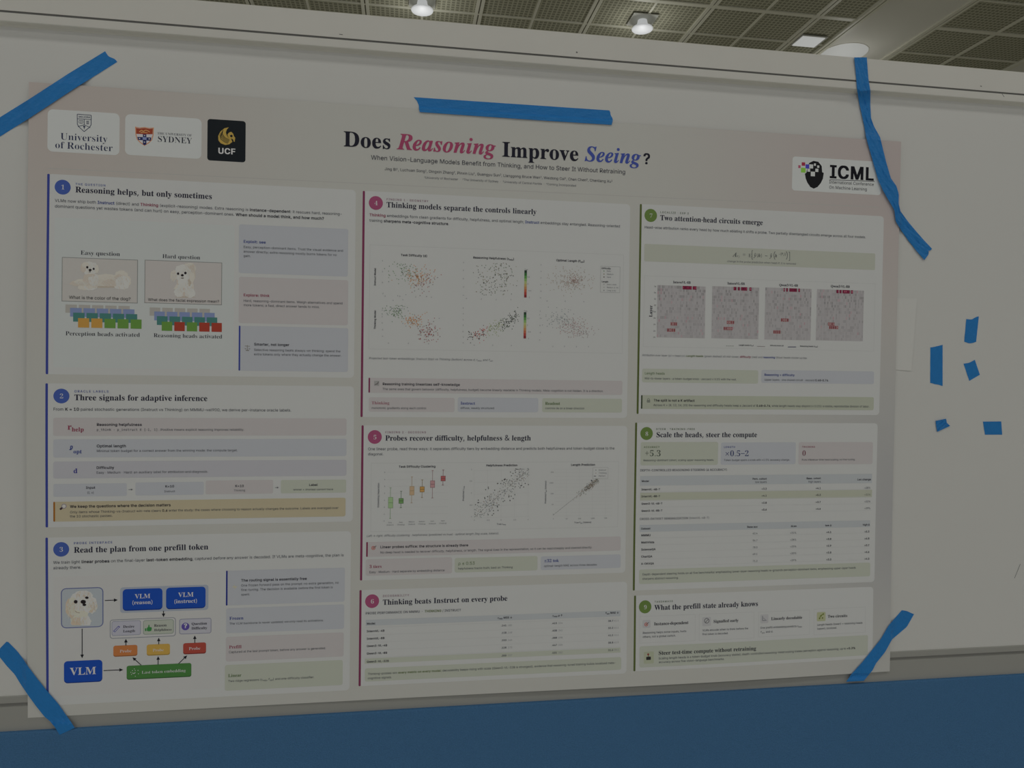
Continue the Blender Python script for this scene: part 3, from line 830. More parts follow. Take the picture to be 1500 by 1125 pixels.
GLYPHS['S'] = {
65: [262,[-5,0,-5,11,14,18,29,45,124,280,135,279,230,52,247,21,255,13,266,11,266,0,137,0,137,11,162,15,170,27,164,49,152,79,62,79,47,42,45,35,45,29,52,15,74,11,77,11,77,0],[68,96,145,96,106,191]],
66: [266,[10,0,10,10,27,13,37,19,43,31,45,49,45,221,42,247,31,260,9,263,9,273,132,273,178,269,211,257,231,238,238,210,234,188,221,170,201,157,172,148,207,138,231,124,246,104,251,79,244,46,223,21,188,5,143,0],[109,151,113,151,140,154,158,163,168,180,171,207,169,231,162,247,149,257,130,260,113,255,109,235],[133,15,155,18,170,29,178,49,181,77,177,106,166,125,147,135,118,139,109,139,109,39,114,20]],
67: [281,[154,-6,116,-2,82,12,55,34,33,63,20,97,16,137,20,176,34,211,55,239,83,261,117,275,156,279,185,275,220,264,233,261,245,266,251,279,262,279,262,185,252,185,235,219,214,244,188,261,159,266,127,258,104,233,91,193,86,136,91,83,106,45,132,22,167,14,191,17,215,27,237,42,257,64,268,53,246,27,219,8,188,-3]],
68: [297,[12,0,12,10,38,18,43,28,44,45,44,224,42,244,36,256,26,261,9,263,9,273,133,273,167,271,197,264,222,253,243,238,260,218,271,195,279,168,281,137,279,105,272,77,261,53,245,34,225,19,200,9,171,2,137,0],[133,15,168,22,192,45,206,83,210,137,206,191,191,229,167,252,134,260,114,254,109,231,109,43,114,20]],
69: [265,[8,0,8,10,26,12,37,18,43,29,45,47,45,221,43,243,37,255,26,261,10,263,10,273,239,273,239,192,230,192,221,224,204,244,177,255,139,258,120,257,112,250,110,233,110,147,116,147,139,151,156,161,166,180,173,207,183,207,183,71,172,71,164,109,156,120,144,128,111,133,110,133,110,40,115,21,138,17,188,23,207,32,222,45,247,86,258,86,241,0]],
70: [243,[9,0,9,10,27,14,37,20,43,32,45,50,45,225,43,243,37,254,8,263,8,273,236,273,236,192,226,192,213,231,202,244,186,252,138,259,120,258,111,253,109,239,109,148,114,148,137,152,154,162,164,181,170,208,181,208,181,71,171,71,165,101,154,120,137,131,113,134,109,134,109,48,113,26,126,14,154,10,154,0]],
71: [305,[161,-6,120,-2,85,12,56,33,34,62,21,97,17,137,21,177,34,211,56,240,84,261,117,275,154,279,187,276,222,264,233,262,243,266,251,279,262,279,262,185,252,185,229,227,197,256,179,263,160,266,128,258,106,234,92,193,87,137,93,81,108,40,133,16,165,8,185,10,197,16,203,27,206,43,206,77,203,92,197,102,165,109,165,119,300,119,300,109,274,102,268,77,268,17,214,0]],
72: [314,[9,0,9,10,27,13,37,19,43,30,45,48,45,227,43,244,37,254,27,260,10,263,10,273,145,273,145,263,122,259,112,249,109,227,109,150,205,150,205,227,202,249,192,259,169,263,169,273,304,273,304,263,276,254,271,244,270,227,270,48,271,31,277,20,287,13,304,10,304,0,169,0,169,10,197,18,203,29,205,48,205,133,109,133,109,48,111,30,116,19,127,13,145,10,145,0]],
73: [156,[8,0,8,10,37,19,43,29,45,45,45,232,43,247,38,256,8,263,8,273,147,273,147,263,117,256,112,247,110,232,110,46,112,27,124,16,147,10,147,0]],
74: [198,[65,-39,31,-32,7,-13,-2,14,0,27,6,36,27,45,48,37,56,17,51,-1,46,-12,50,-21,63,-24,75,-22,83,-15,89,13,89,220,85,245,73,258,48,263,48,273,189,273,189,263,166,258,156,246,153,220,153,53,148,13,131,-16,104,-33]],
75: [306,[10,0,10,10,27,13,38,19,43,30,45,48,45,227,43,244,38,254,27,261,10,263,10,273,145,273,145,263,123,259,112,249,110,227,110,140,193,224,205,239,209,251,200,260,174,263,174,273,291,273,291,263,286,263,268,260,249,251,207,216,162,171,278,28,292,15,311,10,311,0,168,0,168,10,184,11,193,12,200,21,190,39,120,128,110,119,110,48,111,30,117,19,128,13,145,10,145,0]],
76: [256,[9,0,9,10,27,13,37,19,43,30,45,48,45,227,43,244,37,255,27,261,10,263,10,273,150,273,150,263,125,260,113,250,109,227,109,50,111,28,120,19,140,17,189,24,207,33,222,48,245,93,256,93,241,0]],
77: [380,[8,0,8,10,26,13,37,19,43,30,45,48,45,229,42,249,32,259,9,263,9,273,111,273,190,85,270,273,370,273,370,263,344,254,338,243,336,227,336,51,339,26,349,14,370,10,370,0,237,0,237,10,260,15,270,26,273,50,273,239,173,0,162,0,63,233,63,48,65,29,72,18,83,12,102,10,102,0]],
78: [296,[242,-6,64,210,64,47,66,29,71,19,82,13,100,10,100,0,11,0,11,10,32,14,43,25,46,47,46,233,22,260,11,263,11,273,94,273,235,101,235,226,232,248,221,259,199,263,199,273,288,273,288,263,270,261,260,255,255,244,253,226,253,-6]],
79: [315,[156,-6,128,-4,101,4,77,17,57,35,40,56,27,80,19,107,17,137,19,166,27,193,40,217,57,238,78,256,102,269,129,277,159,280,188,277,214,269,238,256,259,239,276,218,288,194,296,166,299,137,296,107,288,80,275,56,258,35,237,17,213,4,186,-4],[159,7,189,15,210,40,223,80,228,137,223,193,209,233,186,258,156,266,126,258,104,234,91,193,87,137,92,81,106,40,129,16]],
80: [251,[9,0,9,10,27,13,37,19,43,30,45,48,45,227,43,244,37,254,27,260,10,263,10,273,128,273,172,271,201,264,220,253,234,239,242,220,245,199,239,168,220,144,189,128,145,123,109,123,109,48,111,30,116,19,127,13,145,10,145,0],[109,138,121,138,146,141,163,152,172,170,175,197,173,225,165,244,151,255,130,259,113,254,109,239]],
81: [315,[227,-69,189,-65,157,-52,131,-31,112,0,84,12,61,30,42,52,28,77,19,106,17,137,19,166,27,193,40,217,57,238,78,256,102,269,129,277,159,280,188,277,214,269,238,256,259,239,276,218,288,194,296,166,299,137,292,91,272,51,241,20,198,0,211,-21,227,-36,245,-45,267,-48,295,-44,297,-55,261,-66],[159,7,189,15,211,40,224,80,228,137,223,193,209,233,186,258,156,266,126,258,104,234,91,193,87,137,92,81,107,40,129,16]],
82: [284,[9,0,9,10,27,13,37,19,43,30,45,48,45,227,43,244,37,254,27,260,10,263,10,273,130,273,183,269,220,255,243,233,250,201,246,178,235,159,216,145,189,134,259,30,271,15,287,10,288,10,288,0,203,0,121,127,109,127,109,48,111,30,116,19,127,13,145,10,145,0],[109,140,122,140,149,144,168,155,179,174,182,201,179,227,170,244,155,255,135,259,114,253,109,231]],
83: [234,[26,-6,26,95,37,95,50,57,67,30,90,14,118,9,139,12,154,22,164,36,167,54,159,77,135,96,98,114,67,132,46,152,34,173,30,199,32,222,40,242,53,258,69,270,89,277,111,280,138,277,169,269,175,267,180,267,188,270,192,280,203,280,203,191,193,191,176,231,149,257,116,267,98,264,84,256,75,243,72,228,74,214,82,202,113,182,152,164,190,140,210,113,216,80,213,56,203,35,188,17,168,5,144,-3,115,-6,95,-5,75,0,59,6,51,7,42,4,37,-6]],
84: [254,[55,0,55,10,74,12,85,19,91,30,93,48,93,260,89,260,61,255,39,242,24,220,17,191,6,191,6,273,246,273,246,190,236,190,229,221,214,242,191,256,161,260,158,260,158,48,160,30,166,18,177,12,197,10,197,0]],
85: [295,[149,-8,101,-1,69,17,50,49,44,93,44,227,42,244,36,254,26,260,9,263,9,273,144,273,144,263,121,259,111,249,108,227,108,84,112,53,122,31,139,18,165,13,196,18,218,34,231,60,235,96,235,227,233,244,228,254,216,260,197,263,197,273,284,273,284,263,269,259,260,253,253,227,253,109,247,55,239,35,228,19,195,-1]],
86: [257,[127,-8,27,228,13,252,5,259,-8,263,-8,273,127,273,127,263,100,259,94,254,91,246,97,227,155,86,209,226,213,245,211,254,205,259,179,263,179,273,265,273,265,263,245,256,229,230,138,-8]],
87: [367,[102,-6,19,236,9,256,-9,263,-9,273,108,273,108,263,90,259,84,246,89,224,134,92,181,212,172,239,160,258,137,263,137,273,264,273,264,263,243,259,236,247,239,232,284,100,324,222,329,244,323,258,302,263,302,273,374,273,374,263,357,253,345,228,268,-6,257,-6,189,185,114,-6]],
88: [282,[7,0,7,10,32,18,54,40,116,125,47,232,28,255,10,263,8,263,8,273,146,273,146,263,137,263,120,260,114,249,121,233,159,174,193,224,203,248,197,259,176,263,176,273,275,273,275,263,273,263,256,261,242,254,214,224,168,159,248,34,262,17,277,10,278,10,278,0,143,0,143,10,146,10,167,14,174,25,165,48,126,110,83,48,75,27,82,15,104,10,104,0]],
89: [255,[61,0,61,10,78,13,89,19,94,30,96,48,96,107,28,232,8,257,0,261,-8,263,-8,273,124,273,124,263,117,263,100,259,93,250,98,235,149,135,200,220,209,245,202,258,179,263,177,263,177,273,264,273,264,263,245,255,230,235,161,122,161,48,163,30,168,19,179,13,197,10,197,0]],
90: [265,[12,0,12,6,166,258,129,258,85,252,69,244,56,231,37,190,27,190,34,273,244,273,244,266,92,17,143,17,181,22,210,37,230,62,244,98,254,98,244,0]],
97: [206,[153,-6,129,1,120,21,91,1,57,-5,38,-2,24,7,15,21,12,38,19,62,38,82,71,98,119,114,119,145,112,169,103,175,89,177,69,174,62,164,68,154,74,139,66,121,46,114,27,122,20,142,22,155,30,167,57,185,97,191,134,187,158,175,171,155,176,126,176,37,177,24,183,21,192,25,197,17,176,0],[91,20,104,25,119,38,119,102,98,94,83,83,74,69,71,50,76,28]],
98: [216,[26,-7,26,233,22,257,5,264,5,273,83,273,83,167,105,185,133,191,153,188,170,179,185,165,196,147,203,125,205,100,202,71,194,45,180,24,162,8,140,-3,115,-6,89,0,63,17,32,-7],[110,8,128,14,139,29,145,57,147,96,145,128,139,151,127,164,110,168,93,162,83,145,83,41,90,17,98,11]],
99: [176,[93,-6,72,-3,52,6,35,21,23,41,14,64,12,90,15,118,24,142,38,162,57,178,80,188,105,191,131,188,150,179,162,165,166,147,160,129,142,122,124,129,118,150,118,157,118,163,114,174,102,178,87,174,76,162,69,141,67,112,71,74,82,46,100,29,122,23,143,28,163,43,171,36,155,18,136,5,116,-3]],
100: [222,[84,-6,64,-3,47,6,32,21,21,40,14,63,12,88,14,117,22,142,33,163,49,178,67,188,87,191,113,185,134,168,134,241,127,258,106,264,106,273,191,273,191,45,195,24,212,17,212,6,176,3,134,-6,134,23,113,1],[103,17,121,25,134,46,134,145,124,162,104,168,88,164,78,150,72,126,71,92,72,59,78,35,88,21]],
101: [181,[92,-6,70,-3,51,6,35,21,22,41,14,66,12,94,14,121,23,144,35,164,52,179,72,188,94,191,125,185,149,168,165,141,170,104,170,100,70,100,74,67,83,44,98,30,120,25,142,32,162,52,171,44,155,22,137,6,116,-3],[70,115,121,115,121,129,116,166,109,175,97,178,85,175,76,164,70,122]],
102: [128,[9,0,9,10,24,13,30,21,31,44,31,166,10,166,10,186,31,186,31,212,36,240,51,261,74,274,104,279,127,276,144,267,154,255,158,240,151,220,135,213,117,219,111,235,116,252,117,256,118,260,116,264,108,266,98,264,92,258,89,234,89,186,122,186,122,166,89,166,89,39,95,15,120,10,120,0]],
103: [196,[87,-84,53,-81,29,-73,13,-60,8,-45,17,-28,41,-15,21,-1,14,18,17,32,25,44,61,66,40,77,25,90,16,107,13,127,16,145,24,161,36,173,53,183,94,191,140,183,190,183,190,161,161,161,171,142,175,122,173,105,166,91,140,69,103,62,94,62,85,62,67,57,60,43,66,33,85,29,105,29,155,24,171,17,182,8,189,-22,183,-48,163,-68,131,-80],[94,75,107,78,114,87,120,127,114,166,107,175,94,178,82,175,74,166,69,127,74,87,82,78],[96,-70,123,-68,143,-62,154,-53,158,-39,156,-31,149,-25,123,-21,58,-21,47,-31,44,-44,47,-53,57,-62,73,-68]],
104: [228,[11,0,11,10,27,15,31,33,31,239,27,257,11,264,11,273,89,273,89,160,114,183,146,191,169,187,185,175,195,155,198,127,198,33,202,16,218,10,218,0,121,0,121,10,124,10,137,16,141,33,141,130,137,155,132,161,122,163,104,157,89,141,89,33,92,16,108,10,108,0]],
105: [119,[60,217,49,219,39,226,32,236,30,247,39,269,49,276,60,278,72,276,82,269,91,247,88,236,82,226],[11,0,11,10,27,15,31,33,31,151,28,171,12,176,12,186,89,186,89,33,93,16,108,10,108,0]],
106: [126,[64,218,52,220,42,227,36,236,33,248,36,260,42,270,64,279,76,277,85,270,92,260,94,248,85,227,76,220],[21,-84,-6,-79,-26,-63,-33,-42,-27,-24,-9,-17,9,-23,16,-39,11,-52,6,-62,9,-68,19,-70,29,-68,35,-60,38,-32,38,150,33,171,13,176,13,186,96,186,96,-13,91,-44,76,-66,53,-80]],
107: [215,[10,0,10,10,27,16,31,33,31,239,28,258,12,264,12,273,89,273,89,101,136,149,146,167,141,174,125,176,123,176,123,186,207,186,207,176,185,170,165,156,133,125,208,21,216,12,226,10,226,0,127,0,127,10,130,10,140,12,143,19,139,29,98,88,89,81,89,33,92,16,108,10,108,0]],
108: [120,[11,0,11,10,27,15,31,33,31,239,28,257,12,264,12,273,89,273,89,33,93,16,108,10,108,0]],
109: [332,[11,0,11,10,27,15,31,33,31,152,27,170,11,176,11,186,88,186,88,159,113,183,142,191,161,189,175,182,186,172,192,157,219,182,251,191,273,187,289,175,299,155,302,127,302,33,306,16,322,10,322,0,226,0,226,10,242,16,246,33,246,130,242,155,236,161,226,163,210,158,195,142,195,33,198,16,214,10,214,0,120,0,120,10,135,16,139,33,139,130,135,155,130,161,120,163,102,157,88,141,88,33,91,16,106,10,106,0]],
110: [228,[11,0,11,10,27,15,31,33,31,152,27,170,11,176,11,186,89,186,89,160,114,183,146,191,169,187,185,175,195,155,198,127,198,33,202,16,218,10,218,0,121,0,121,10,124,10,137,16,141,33,141,130,137,155,132,161,122,163,104,157,89,141,89,33,92,16,108,10,108,0]],
111: [202,[101,-6,76,-3,54,7,36,22,23,42,14,66,11,92,14,119,23,143,36,163,54,178,76,188,101,191,125,188,147,179,165,164,179,144,187,120,190,92,187,65,179,41,165,21,147,6,126,-3],[101,7,116,11,125,23,130,49,132,92,130,136,125,162,115,175,101,179,86,175,77,162,72,136,70,93,72,49,77,23,87,11]],
112: [223,[10,-83,10,-74,24,-70,30,-60,31,-38,31,146,28,170,12,177,12,186,86,186,86,158,108,183,138,191,158,188,176,179,190,164,201,145,208,122,210,96,208,68,201,43,190,23,175,7,157,-3,136,-6,110,0,89,19,89,-35,91,-59,100,-71,118,-74,118,-83],[117,17,133,22,143,35,149,59,152,93,145,149,135,162,119,167,102,160,89,141,89,41,100,23]],
113: [218,[105,-83,105,-74,128,-68,134,-50,134,17,112,0,85,-6,65,-3,47,6,32,20,21,38,14,61,12,86,15,115,24,141,38,162,56,178,78,188,102,191,129,186,154,169,185,192,192,192,192,-50,196,-68,212,-74,212,-83],[107,18,125,24,134,40,134,145,128,169,119,175,108,177,90,172,79,157,72,131,70,93,72,60,78,36,90,22]],
114: [172,[11,0,11,10,27,15,31,33,31,151,28,171,12,176,12,186,87,186,87,151,112,181,140,191,155,189,165,182,172,172,174,160,167,141,149,133,133,138,124,150,113,156,97,145,89,115,89,33,95,15,118,10,118,0]],
115: [173,[91,-6,52,4,44,5,36,3,31,-5,21,-5,21,63,32,63,40,41,52,23,67,12,84,9,107,16,115,35,110,50,93,63,64,78,33,102,25,116,22,132,26,155,39,174,59,187,85,191,100,190,119,185,124,184,128,183,138,191,146,191,146,133,137,133,129,152,118,166,104,175,89,178,70,171,63,156,69,139,88,127,115,114,145,91,152,76,154,57,150,31,137,11,117,-2]],
116: [137,[74,-6,53,-3,39,6,32,21,29,43,29,167,12,167,12,180,53,221,77,254,87,254,87,186,125,186,125,167,87,167,87,49,90,30,101,24,114,29,124,45,133,39,123,20,109,6,93,-3]],
117: [225,[79,-6,55,-2,39,10,30,30,27,58,27,149,24,169,7,176,7,186,85,186,85,44,90,28,106,21,123,26,137,39,137,149,133,170,114,176,114,186,194,186,194,42,199,23,216,18,216,8,180,4,137,-6,137,24,112,2]],
118: [184,[85,-6,23,149,13,169,-2,176,-2,186,98,186,98,176,93,176,81,174,77,166,78,161,111,73,141,152,145,163,139,173,122,176,122,186,183,186,183,177,167,167,156,146,96,-6]],
119: [261,[73,-6,10,159,4,171,-6,176,-6,186,83,186,83,176,72,173,69,166,69,159,72,152,100,76,127,141,120,160,114,173,101,177,101,186,194,186,194,176,181,173,177,166,178,161,179,157,201,85,229,154,232,165,228,173,214,177,214,186,267,186,267,177,255,171,247,155,183,-6,173,-6,134,118,84,-6]],
120: [191,[3,0,3,9,20,18,37,34,74,82,26,158,15,171,2,176,2,186,101,186,101,176,88,174,84,168,89,156,110,123,134,154,141,167,136,174,120,176,120,186,187,186,187,178,170,170,152,152,119,110,175,22,182,13,191,9,191,0,93,0,93,10,107,12,111,18,104,35,83,69,58,37,51,21,55,12,69,9,71,9,71,0]],
121: [180,[31,-84,17,-82,6,-75,-2,-64,-4,-50,3,-32,21,-24,38,-30,45,-46,45,-49,44,-52,46,-58,52,-59,69,-44,78,-27,84,-3,22,150,15,165,9,172,-2,176,-3,176,-3,186,97,186,97,176,81,174,77,165,78,160,80,154,111,71,138,145,142,156,143,164,138,174,122,176,122,186,180,186,180,176,166,168,156,145,97,-15,78,-57,57,-78]],
122: [176,[8,0,8,8,101,172,77,172,57,170,43,163,33,150,26,130,16,130,19,186,165,186,165,174,75,15,91,15,116,18,134,26,146,41,156,64,166,64,161,0]],
48: [225,[113,-4,80,1,54,15,36,37,23,66,16,103,14,145,16,186,23,222,36,252,54,274,80,287,113,292,145,287,170,274,189,252,201,222,209,186,212,144,209,102,201,66,188,37,170,15,145,1],[113,22,131,30,142,54,149,144,142,234,132,258,113,266,94,258,83,234,76,144,83,54,94,30]],
49: [225,[39,0,39,21,72,21,87,27,92,48,92,249,65,219,52,210,40,208,24,216,17,237,44,247,79,268,107,289,152,289,152,48,156,28,173,21,206,21,206,0]],
50: [225,[14,0,14,42,74,102,112,147,131,184,136,223,134,243,127,256,117,264,104,267,87,263,76,250,69,228,67,197,46,200,30,207,19,219,16,237,18,251,26,264,38,276,55,284,104,292,144,287,173,274,191,253,197,225,192,197,175,168,143,132,93,83,52,44,146,44,168,52,180,72,183,85,207,85,205,0]],
51: [225,[98,-4,49,3,20,21,11,44,14,58,22,68,46,76,49,53,59,37,75,27,95,24,120,29,138,48,145,83,141,104,129,121,109,132,82,136,57,136,57,161,84,161,107,165,122,178,132,196,135,220,133,240,127,255,116,264,102,267,89,265,80,258,70,235,67,205,45,207,28,213,18,224,15,241,20,260,37,277,65,288,104,292,142,287,172,275,190,254,197,226,192,201,179,181,159,165,135,154,168,143,195,121,204,104,207,83,204,60,198,42,173,15,138,0]],
52: [225,[73,0,73,21,84,21,107,26,114,35,117,50,117,75,5,75,5,100,120,288,176,288,176,102,218,102,218,75,176,75,176,50,178,35,185,26,209,21,214,21,214,0],[33,102,117,102,117,172,117,210,120,249,113,237,104,219,95,203,88,191]],
53: [225,[99,-4,50,3,24,21,16,45,18,57,25,66,48,73,53,50,66,31,93,24,117,30,135,50,142,89,139,115,128,134,111,145,87,148,62,146,43,141,24,148,37,288,189,288,191,214,168,214,165,228,160,239,147,243,63,243,56,169,76,173,101,175,143,169,176,153,197,126,204,89,202,65,194,45,169,16,135,1]],
54: [225,[118,-4,90,0,66,11,46,29,31,56,21,90,18,133,25,195,46,246,62,265,82,279,106,289,133,292,175,285,197,269,204,247,202,236,193,225,179,218,156,216,154,240,146,260,129,268,108,261,91,240,80,207,75,162,97,172,131,176,164,171,189,155,206,128,211,93,205,54,188,23,158,3],[119,23,133,27,144,38,150,59,153,89,150,117,143,137,131,148,116,152,92,146,75,133,78,83,88,49,102,29]],
55: [225,[66,0,174,244,68,244,51,239,44,223,42,203,18,203,20,288,212,288,212,268,101,0]],
56: [225,[110,-4,79,-1,55,6,36,19,23,34,15,53,12,73,16,97,28,116,71,145,50,160,34,177,25,196,21,218,30,254,42,269,60,281,84,289,115,292,152,287,179,272,195,249,201,221,197,200,186,183,146,156,177,138,198,120,209,99,213,76,206,42,186,17,153,1],[122,170,143,190,150,222,146,244,133,262,112,268,98,265,87,255,80,241,78,223,81,205,89,191],[112,19,131,22,145,33,154,49,157,69,154,87,143,102,98,129,76,107,69,91,66,72,70,51,79,34,93,23]],
57: [225,[91,-4,53,3,32,20,25,42,30,56,45,64,62,34,76,24,93,21,117,29,134,51,145,87,150,138,127,119,93,111,62,116,36,132,20,158,14,194,17,221,25,245,39,265,57,279,80,289,106,292,134,288,158,278,179,260,194,234,204,199,207,156,201,94,192,67,180,43,164,23,144,8,120,-1],[110,140,135,147,150,167,147,211,139,242,126,259,109,265,93,260,82,248,75,226,73,197,75,172,82,154,94,143]],
44: [108,[17,-52,28,-2,37,47,75,47,77,42,62,-5,43,-52]],
46: [108,[54,-6,36,1,29,22,31,34,36,43,54,49,72,43,77,34,79,22,77,9,72,1]],
63: [175,[56,81,56,92,59,118,70,139,90,160,115,183,127,200,131,220,127,238,118,250,103,258,82,261,47,256,17,244,5,272,40,286,84,292,118,287,143,273,159,250,164,221,159,190,142,167,117,144,96,125,87,108,85,88,85,81],[72,-6,54,1,47,22,54,43,72,49,89,43,95,34,97,22,89,1]],
38: [295,[112,-4,75,1,46,17,28,41,21,75,26,103,38,125,83,160,59,191,51,209,48,229,53,256,68,276,92,288,122,292,151,288,173,276,188,256,192,230,188,207,176,187,135,155,212,80,229,109,241,144,276,144,260,96,235,57,294,0,246,0,211,34,169,6,143,-1],[113,176,147,202,155,215,157,230,155,243,147,254,136,261,121,263,106,261,94,254,86,244,83,230,91,203],[113,27,137,30,158,36,189,56,105,137,71,111,62,96,58,76,62,56,73,41,91,31]],
45: [130,[16,92,16,124,114,124,114,92]],
40: [121,[75,-64,49,-26,30,17,20,63,16,110,20,159,30,205,49,249,75,288,109,288,84,248,66,204,56,158,52,111,56,65,66,19,84,-24,108,-64]],
41: [121,[12,-64,37,-24,55,19,65,65,69,111,65,158,55,204,37,248,12,288,46,288,72,249,90,205,101,159,105,110,101,63,90,17,72,-26,46,-64]],
43: [230,[100,45,100,128,20,128,20,156,100,156,100,240,129,240,129,156,210,156,210,128,129,128,129,45]],
61: [230,[23,168,23,196,208,196,208,168],[23,87,23,116,208,116,208,87]],
}
GLYPHS['T'] = {
82: [257,[-20,0,-20,9,0,12,13,24,23,51,69,221,71,232,72,241,66,255,44,261,44,270,152,270,196,267,226,256,243,237,249,210,244,186,229,166,205,149,172,139,206,37,218,17,240,10,240,0,160,0,116,133,104,133,81,49,78,28,84,14,106,9,106,0],[118,147,148,152,169,167,183,189,188,218,186,236,179,248,168,255,152,257,139,254,133,239,108,147,113,147]],
101: [162,[52,-6,28,-1,10,11,-2,32,-6,59,3,103,30,144,66,174,86,183,106,186,124,183,138,176,147,164,149,149,143,126,124,104,92,86,47,75,45,53,52,30,61,23,73,21,95,30,117,57,129,50,113,26,95,8,75,-2],[50,88,84,103,108,127,116,156,112,168,103,172,89,167,75,151,62,124]],
97: [201,[32,-5,14,-2,1,8,-8,24,-11,44,-3,88,19,132,50,166,76,181,99,186,119,179,129,159,135,182,178,182,145,65,139,44,137,33,139,26,143,24,155,31,171,52,180,47,149,8,134,-2,118,-5,99,1,93,21,94,31,97,45,67,7,50,-2],[56,25,74,33,91,57,106,88,115,121,119,149,115,163,103,168,84,158,65,131,50,96,42,69,39,48,43,31]],
115: [152,[54,-6,17,3,9,4,-4,-4,-15,-2,-4,65,8,63,12,39,20,22,32,12,49,8,66,14,72,31,68,46,57,64,41,83,23,111,17,137,21,156,32,172,49,182,69,185,108,179,112,178,115,177,127,184,138,184,129,123,118,124,105,161,94,170,80,173,64,167,58,153,62,139,74,121,87,105,99,89,110,70,114,49,106,21,85,2]],
111: [189,[58,-6,32,-1,12,12,-2,32,-6,59,3,103,29,144,64,174,85,183,105,186,133,181,154,169,167,148,171,122,162,78,137,37,101,6,80,-3],[62,8,80,18,97,44,111,79,120,115,123,144,118,166,103,173,85,163,68,138,54,103,45,67,42,35,47,15]],
110: [214,[128,-6,107,2,101,25,105,50,118,92,132,133,135,148,133,154,128,156,106,146,82,114,58,64,39,0,-8,0,25,127,30,144,31,152,27,161,15,164,11,164,10,174,91,186,70,116,92,147,112,169,132,182,154,186,176,178,184,156,181,136,171,102,149,34,151,28,156,26,168,33,183,54,191,48,159,8,144,-2]],
105: [116,[79,223,60,230,52,249,60,268,79,276,98,268,106,249,98,230],[29,-5,8,3,0,25,2,38,6,52,27,127,30,142,32,152,28,161,15,164,12,164,11,174,53,179,90,186,54,51,50,33,52,27,57,25,69,33,85,54,93,48,62,8,46,-2]],
103: [179,[46,-83,14,-80,-11,-71,-26,-57,-31,-40,-28,-26,-18,-15,20,3,4,17,-2,31,7,50,34,69,12,88,5,113,8,132,17,149,30,164,48,176,68,183,89,186,120,181,146,166,181,166,179,149,157,149,158,142,158,135,155,115,146,98,133,83,115,72,94,65,71,62,50,64,39,50,44,43,56,38,81,30,109,19,129,5,137,-7,140,-22,137,-39,128,-54,113,-66,95,-76],[70,75,80,78,90,85,105,113,111,148,106,166,93,172,83,170,73,161,57,133,52,98,56,81],[51,-70,70,-68,85,-61,94,-51,97,-39,94,-28,83,-19,36,-2,12,-18,4,-37,8,-50,18,-61,33,-68]],
83: [221,[92,-7,67,-4,35,6,23,8,14,5,6,-4,-5,-4,16,87,27,87,27,84,31,51,43,27,61,12,87,8,112,15,130,34,137,58,131,81,114,102,85,129,59,155,46,177,42,202,45,222,53,241,66,256,82,268,102,275,125,278,149,275,177,267,187,265,197,268,205,276,216,276,197,193,185,193,185,198,185,202,179,234,160,256,134,264,118,260,104,251,95,237,92,221,99,198,118,177,132,165,145,152,176,117,184,97,187,75,181,41,162,15,132,-1]],
121: [169,[-18,-84,-40,-77,-48,-60,-41,-43,-25,-37,-5,-44,12,-51,23,-46,35,-34,45,-18,50,-4,48,18,42,54,35,94,27,128,20,150,15,161,0,166,-6,166,-6,176,13,179,29,182,51,186,60,177,67,152,76,109,89,45,114,96,123,127,120,135,112,143,104,151,101,161,108,179,126,186,144,179,150,159,144,131,128,91,105,44,76,-3,44,-44,12,-73,-3,-81]],
104: [214,[126,-6,106,2,99,25,104,50,116,92,130,133,134,148,132,154,126,156,115,154,103,145,79,111,55,60,38,0,-11,0,49,224,53,240,54,247,50,257,35,260,29,260,29,270,66,274,112,282,69,118,111,169,130,182,152,186,174,178,182,156,169,102,150,45,148,39,147,34,149,28,154,26,166,34,183,59,192,54,159,9,142,-2]],
65: [252,[-41,0,-41,10,-24,15,-8,29,194,277,205,277,196,53,196,48,198,32,205,20,217,13,233,10,233,0,107,0,107,10,125,14,135,23,142,52,143,84,58,84,29,48,20,34,17,24,23,15,43,10,43,0],[71,101,144,101,148,197]],
69: [264,[-20,0,-20,9,0,12,13,24,23,51,69,221,71,232,72,241,66,255,44,261,44,270,259,270,244,195,233,195,233,198,229,226,216,244,194,254,162,257,145,256,137,251,132,239,109,150,120,150,154,154,176,168,192,193,202,193,173,82,164,82,165,90,165,98,162,116,154,128,139,134,116,137,111,137,105,136,80,44,78,34,77,26,82,17,104,14,154,20,173,28,191,41,223,82,233,82,210,0]],
108: [104,[24,-6,2,2,-6,24,-5,37,-1,51,46,223,52,249,48,257,35,260,31,260,31,270,110,282,48,52,45,41,44,32,45,26,50,25,62,32,79,53,87,47,56,7,41,-2]],
}
